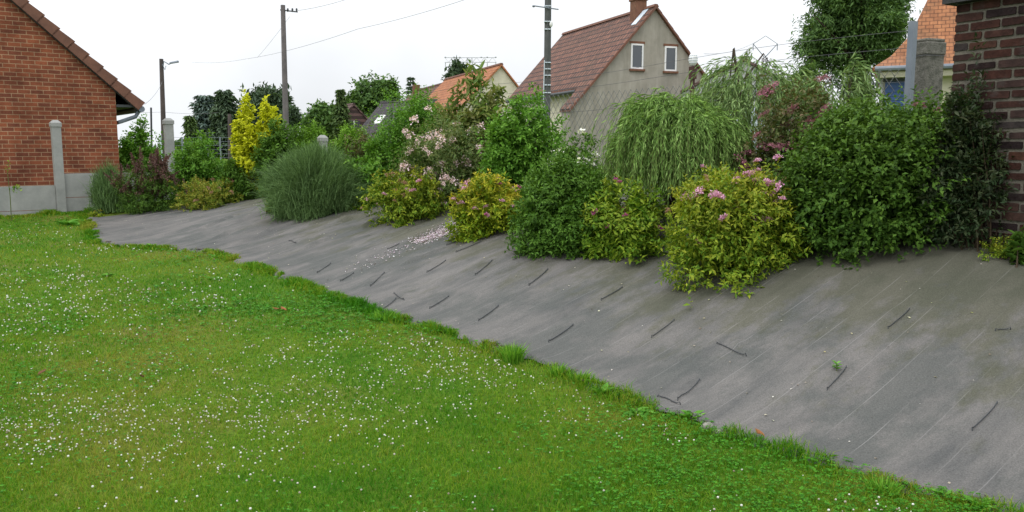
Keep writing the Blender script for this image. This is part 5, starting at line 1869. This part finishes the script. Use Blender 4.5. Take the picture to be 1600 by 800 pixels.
# ------------------------------------------------------------------ black fixing pins through the sheet
for (a, b, where) in pins:
    A, B = hit(*a), hit(*b)
    L_ = float(np.linalg.norm((B - A)[:2]))
    root = thing("fixing_pin", "black pin " + where, "fixing pin", (*A[:2], float(sheet_z(A[0], A[1]))), math.atan2(B[1] - A[1], B[0] - A[0]), group="black pins holding the ground sheet")
    dz = float(sheet_z(B[0], B[1])) - float(sheet_z(A[0], A[1]))
    r0 = .003 if A[1] < 6 else .0038
    pts = []
    for i in range(8):
        u = i / 7
        xx, yy = A[0] + (B[0] - A[0]) * u, A[1] + (B[1] - A[1]) * u
        pts.append((L_ * u, .006 * math.sin(u * 3 + L_ * 9), float(sheet_z(xx, yy)) - float(sheet_z(A[0], A[1])) + r0 + .006))
    MB().tube(pts, r0, 6).build("rod", M['dark_metal'], root)
    e = pts[-1]
    MB().tube([e, (e[0] + .02, e[1], e[2] + .012), (e[0] + .035, e[1] + .015, e[2] - .05)], r0, 6).build("hook", M['dark_metal'], root)
    e = pts[0]
    MB().tube([e, (e[0] - .015, e[1], e[2] + .006), (e[0] - .03, e[1] - .01, e[2] - .05)], r0, 6).build("hook", M['dark_metal'], root)

# ------------------------------------------------------------------ weeds along the edge
def grass_tuft(px, py, hpx, label, n=160, spread=.07, m=None):
    p = march(px, py, lawn_z)
    h_ = hpx * p[1] / FPX
    root_ = None
    a = rng.random(n) * 6.28
    r_ = spread * np.sqrt(rng.random(n))
    B = np.stack([r_ * np.cos(a), r_ * np.sin(a), np.zeros(n) - .01], -1)
    hh = h_ * (.5 + .6 * rng.random(n))
    O = np.stack([np.cos(a), np.sin(a), np.zeros(n)], -1) * (hh * (.15 + .55 * rng.random(n)))[:, None]
    c = rng.random(n) * 6.28
    S = np.stack([np.cos(c), np.sin(c), np.zeros(n)], -1) * .0045
    U = np.stack([np.zeros(n), np.zeros(n), hh], -1)
    V = np.stack([B - S, B + S, B + S * .8 + O * .35 + U * .6, B - S * .8 + O * .35 + U * .6, B + O + U * .95], 1).reshape(-1, 3)
    i = (np.arange(n) * 5)[:, None]
    o = link("grass_tuft", mesh_np("grass_tuft", V, [i + np.array([[0, 1, 2, 3]]), i + np.array([[3, 2, 4]])], {'age': np.zeros(len(V))}), m or L_tuft, None, p)
    return tag(o, label, "grass tuft")


L_tuft = leafmat("tuft_blades", [(.07, .2, .015), (.1, .25, .02), (.15, .28, .03)], None)
grass_tuft(802, 566, 34, "tall bright grass tuft at the sheet edge, tallest of the edge tufts", 200, .06)
grass_tuft(870, 586, 22, "small thin grass tuft right of the tallest edge tuft", 90, .05)
grass_tuft(600, 500, 18, "fine grass tuft leaning over the sheet edge below the petal trail", 200, .1)
grass_tuft(1380, 770, 26, "grass tuft at the lawn edge near the bottom right corner", 160, .06)
grass_tuft(905, 595, 20, "low grass tuft left of the broad leaved weed", 100, .06)


def weed(px, py, wpx, label, n=14, m=None, up=.35, name="broadleaf_weed"):
    p = march(px, py, lawn_z)
    L_ = wpx * .5 * p[1] / FPX
    root = thing(name, label, "weed", p)
    a = np.arange(n) * 2.4 + rng.normal(0, .2, n)
    P = np.zeros((n, 3)) + np.array([0, 0, .01]) + rng.normal(0, .012, (n, 3)) * np.array([1, 1, 0])
    D = np.stack([np.cos(a), np.sin(a), up + .5 * rng.random(n)], -1)
    d = dict(P=P, D=D, N=np.tile(np.array([0, 0, 1.0]), (n, 1)) + rng.normal(0, .2, (n, 3)), L=L_ * (.7 + .5 * rng.random(n)), age=np.zeros(n))
    d['W'] = d['L'] * .36
    foliage_obj("leaves", d, m or L_dock, root, True, .15, .35)
    MB().tube([(0, 0, -.02), (0, 0, .04)], [.008, .004], 5).build("stem", M['green_stem'], root)
    return root


L_dock = leafmat("dock_leaf", [(.06, .18, .02), (.085, .23, .025), (.12, .26, .04)], None)
weed(942, 618, 44, "bright dock weed standing at the sheet edge", 14, up=.9)
weed(995, 648, 46, "flat rosette of broad leaves spreading at the sheet edge", 16, up=.15)
weed(1082, 655, 40, "dock leaves beside the two crossed fixing pins", 11, up=.6)
weed(1475, 778, 44, "weed by the torn dark patch at the sheet's bottom edge", 10, up=.5)
weed(1530, 795, 56, "weed with long leaves nearest the bottom right corner", 12, up=.5)
weed(1290, 722, 34, "small ragged weed at the sheet edge under the seedling", 12, up=.4)
weed(240, 388, 26, "weed at the far lawn edge below the orange tinted spirea", 10, up=.5)
weed(105, 352, 40, "leafy weed patch in the lawn before the concrete fence post", 14, up=.3)
weed(170, 432, 22, "small leafy weed alone in the far lawn", 12, up=.3)

# seedling on the sheet
p = hit(1307, 584)
root = thing("seedling", "tiny bright green seedling growing through the sheet beside a pin", "seedling", (p[0], p[1], float(sheet_z(p[0], p[1]))))
n = 10; a = np.arange(n) * 2.4
d = dict(P=np.zeros((n, 3)) + np.array([0, 0, .03]) + np.stack([np.zeros(n), np.zeros(n), np.linspace(-.02, .02, n)], -1), D=np.stack([np.cos(a), np.sin(a), np.full(n, .5)], -1),
         N=np.tile(np.array([0, 0, 1.0]), (n, 1)), L=np.full(n, .035), W=np.full(n, .02), age=np.zeros(n))
foliage_obj("leaves", d, L_dock, root, True)
MB().tube([(0, 0, -.01), (0, 0, .045)], .0025, 5).build("stem", M['green_stem'], root)

# stones and dry leaves
M['stone'] = plain("pale_stone", (.3, .28, .25), (.2, .19, .17), 20, .9)
M['dead_leaf'] = plain("dead_leaf", (.16, .075, .03), (.08, .04, .02), 20, .9)
M['rust_leaf'] = plain("rust_leaf", (.32, .12, .04), (.2, .08, .03), 20, .9)
for px_, py_, sz, lab in ((1105, 670, .045, "pale rounded stone half under the sheet edge"), (1122, 679, .03, "small flat stone beside the pale rounded stone")):
    p = march(px_, py_, lawn_z)
    o = MB().ball((0, 0, .01), sz, sz * .7, sz * .6, 10, 7).build("stone", M['stone'], None, p, .6, smooth=True)
    tag(o, lab, "stone")


def dry_leaf(px, py, size, label, m):
    p = march(px, py, lawn_z)
    n = 7
    vs = [(0, 0, .03), (size * .3, size * .25, .045), (size * .7, size * .22, .04), (size, 0, .06), (size * .7, -size * .25, .05), (size * .3, -size * .22, .04)]
    o = MB().add(vs + [(a, b, c - .003) for a, b, c in vs], [(0, 1, 2, 3), (0, 3, 4, 5), (9, 8, 7, 6), (11, 10, 9, 6)] + [(i, 6 + i, 6 + (i + 1) % 6, (i + 1) % 6) for i in range(6)]).build("dry_leaf", m, None, p, rng.random() * 6)
    return tag(o, label, "leaf")


dry_leaf(59, 592, .06, "dark brown curled dry leaf alone in the lawn", M['dead_leaf'])
dry_leaf(440, 488, .09, "largest tan dry leaf in the middle of the lawn", M['rust_leaf'])
dry_leaf(448, 490, .07, "tan dry leaf touching the largest one", M['rust_leaf'])
dry_leaf(225, 596, .04, "small dark dry leaf between the clover flowers", M['dead_leaf'])
dry_leaf(1195, 690, .06, "orange dry leaf at the edge of the sheet", M['rust_leaf'])
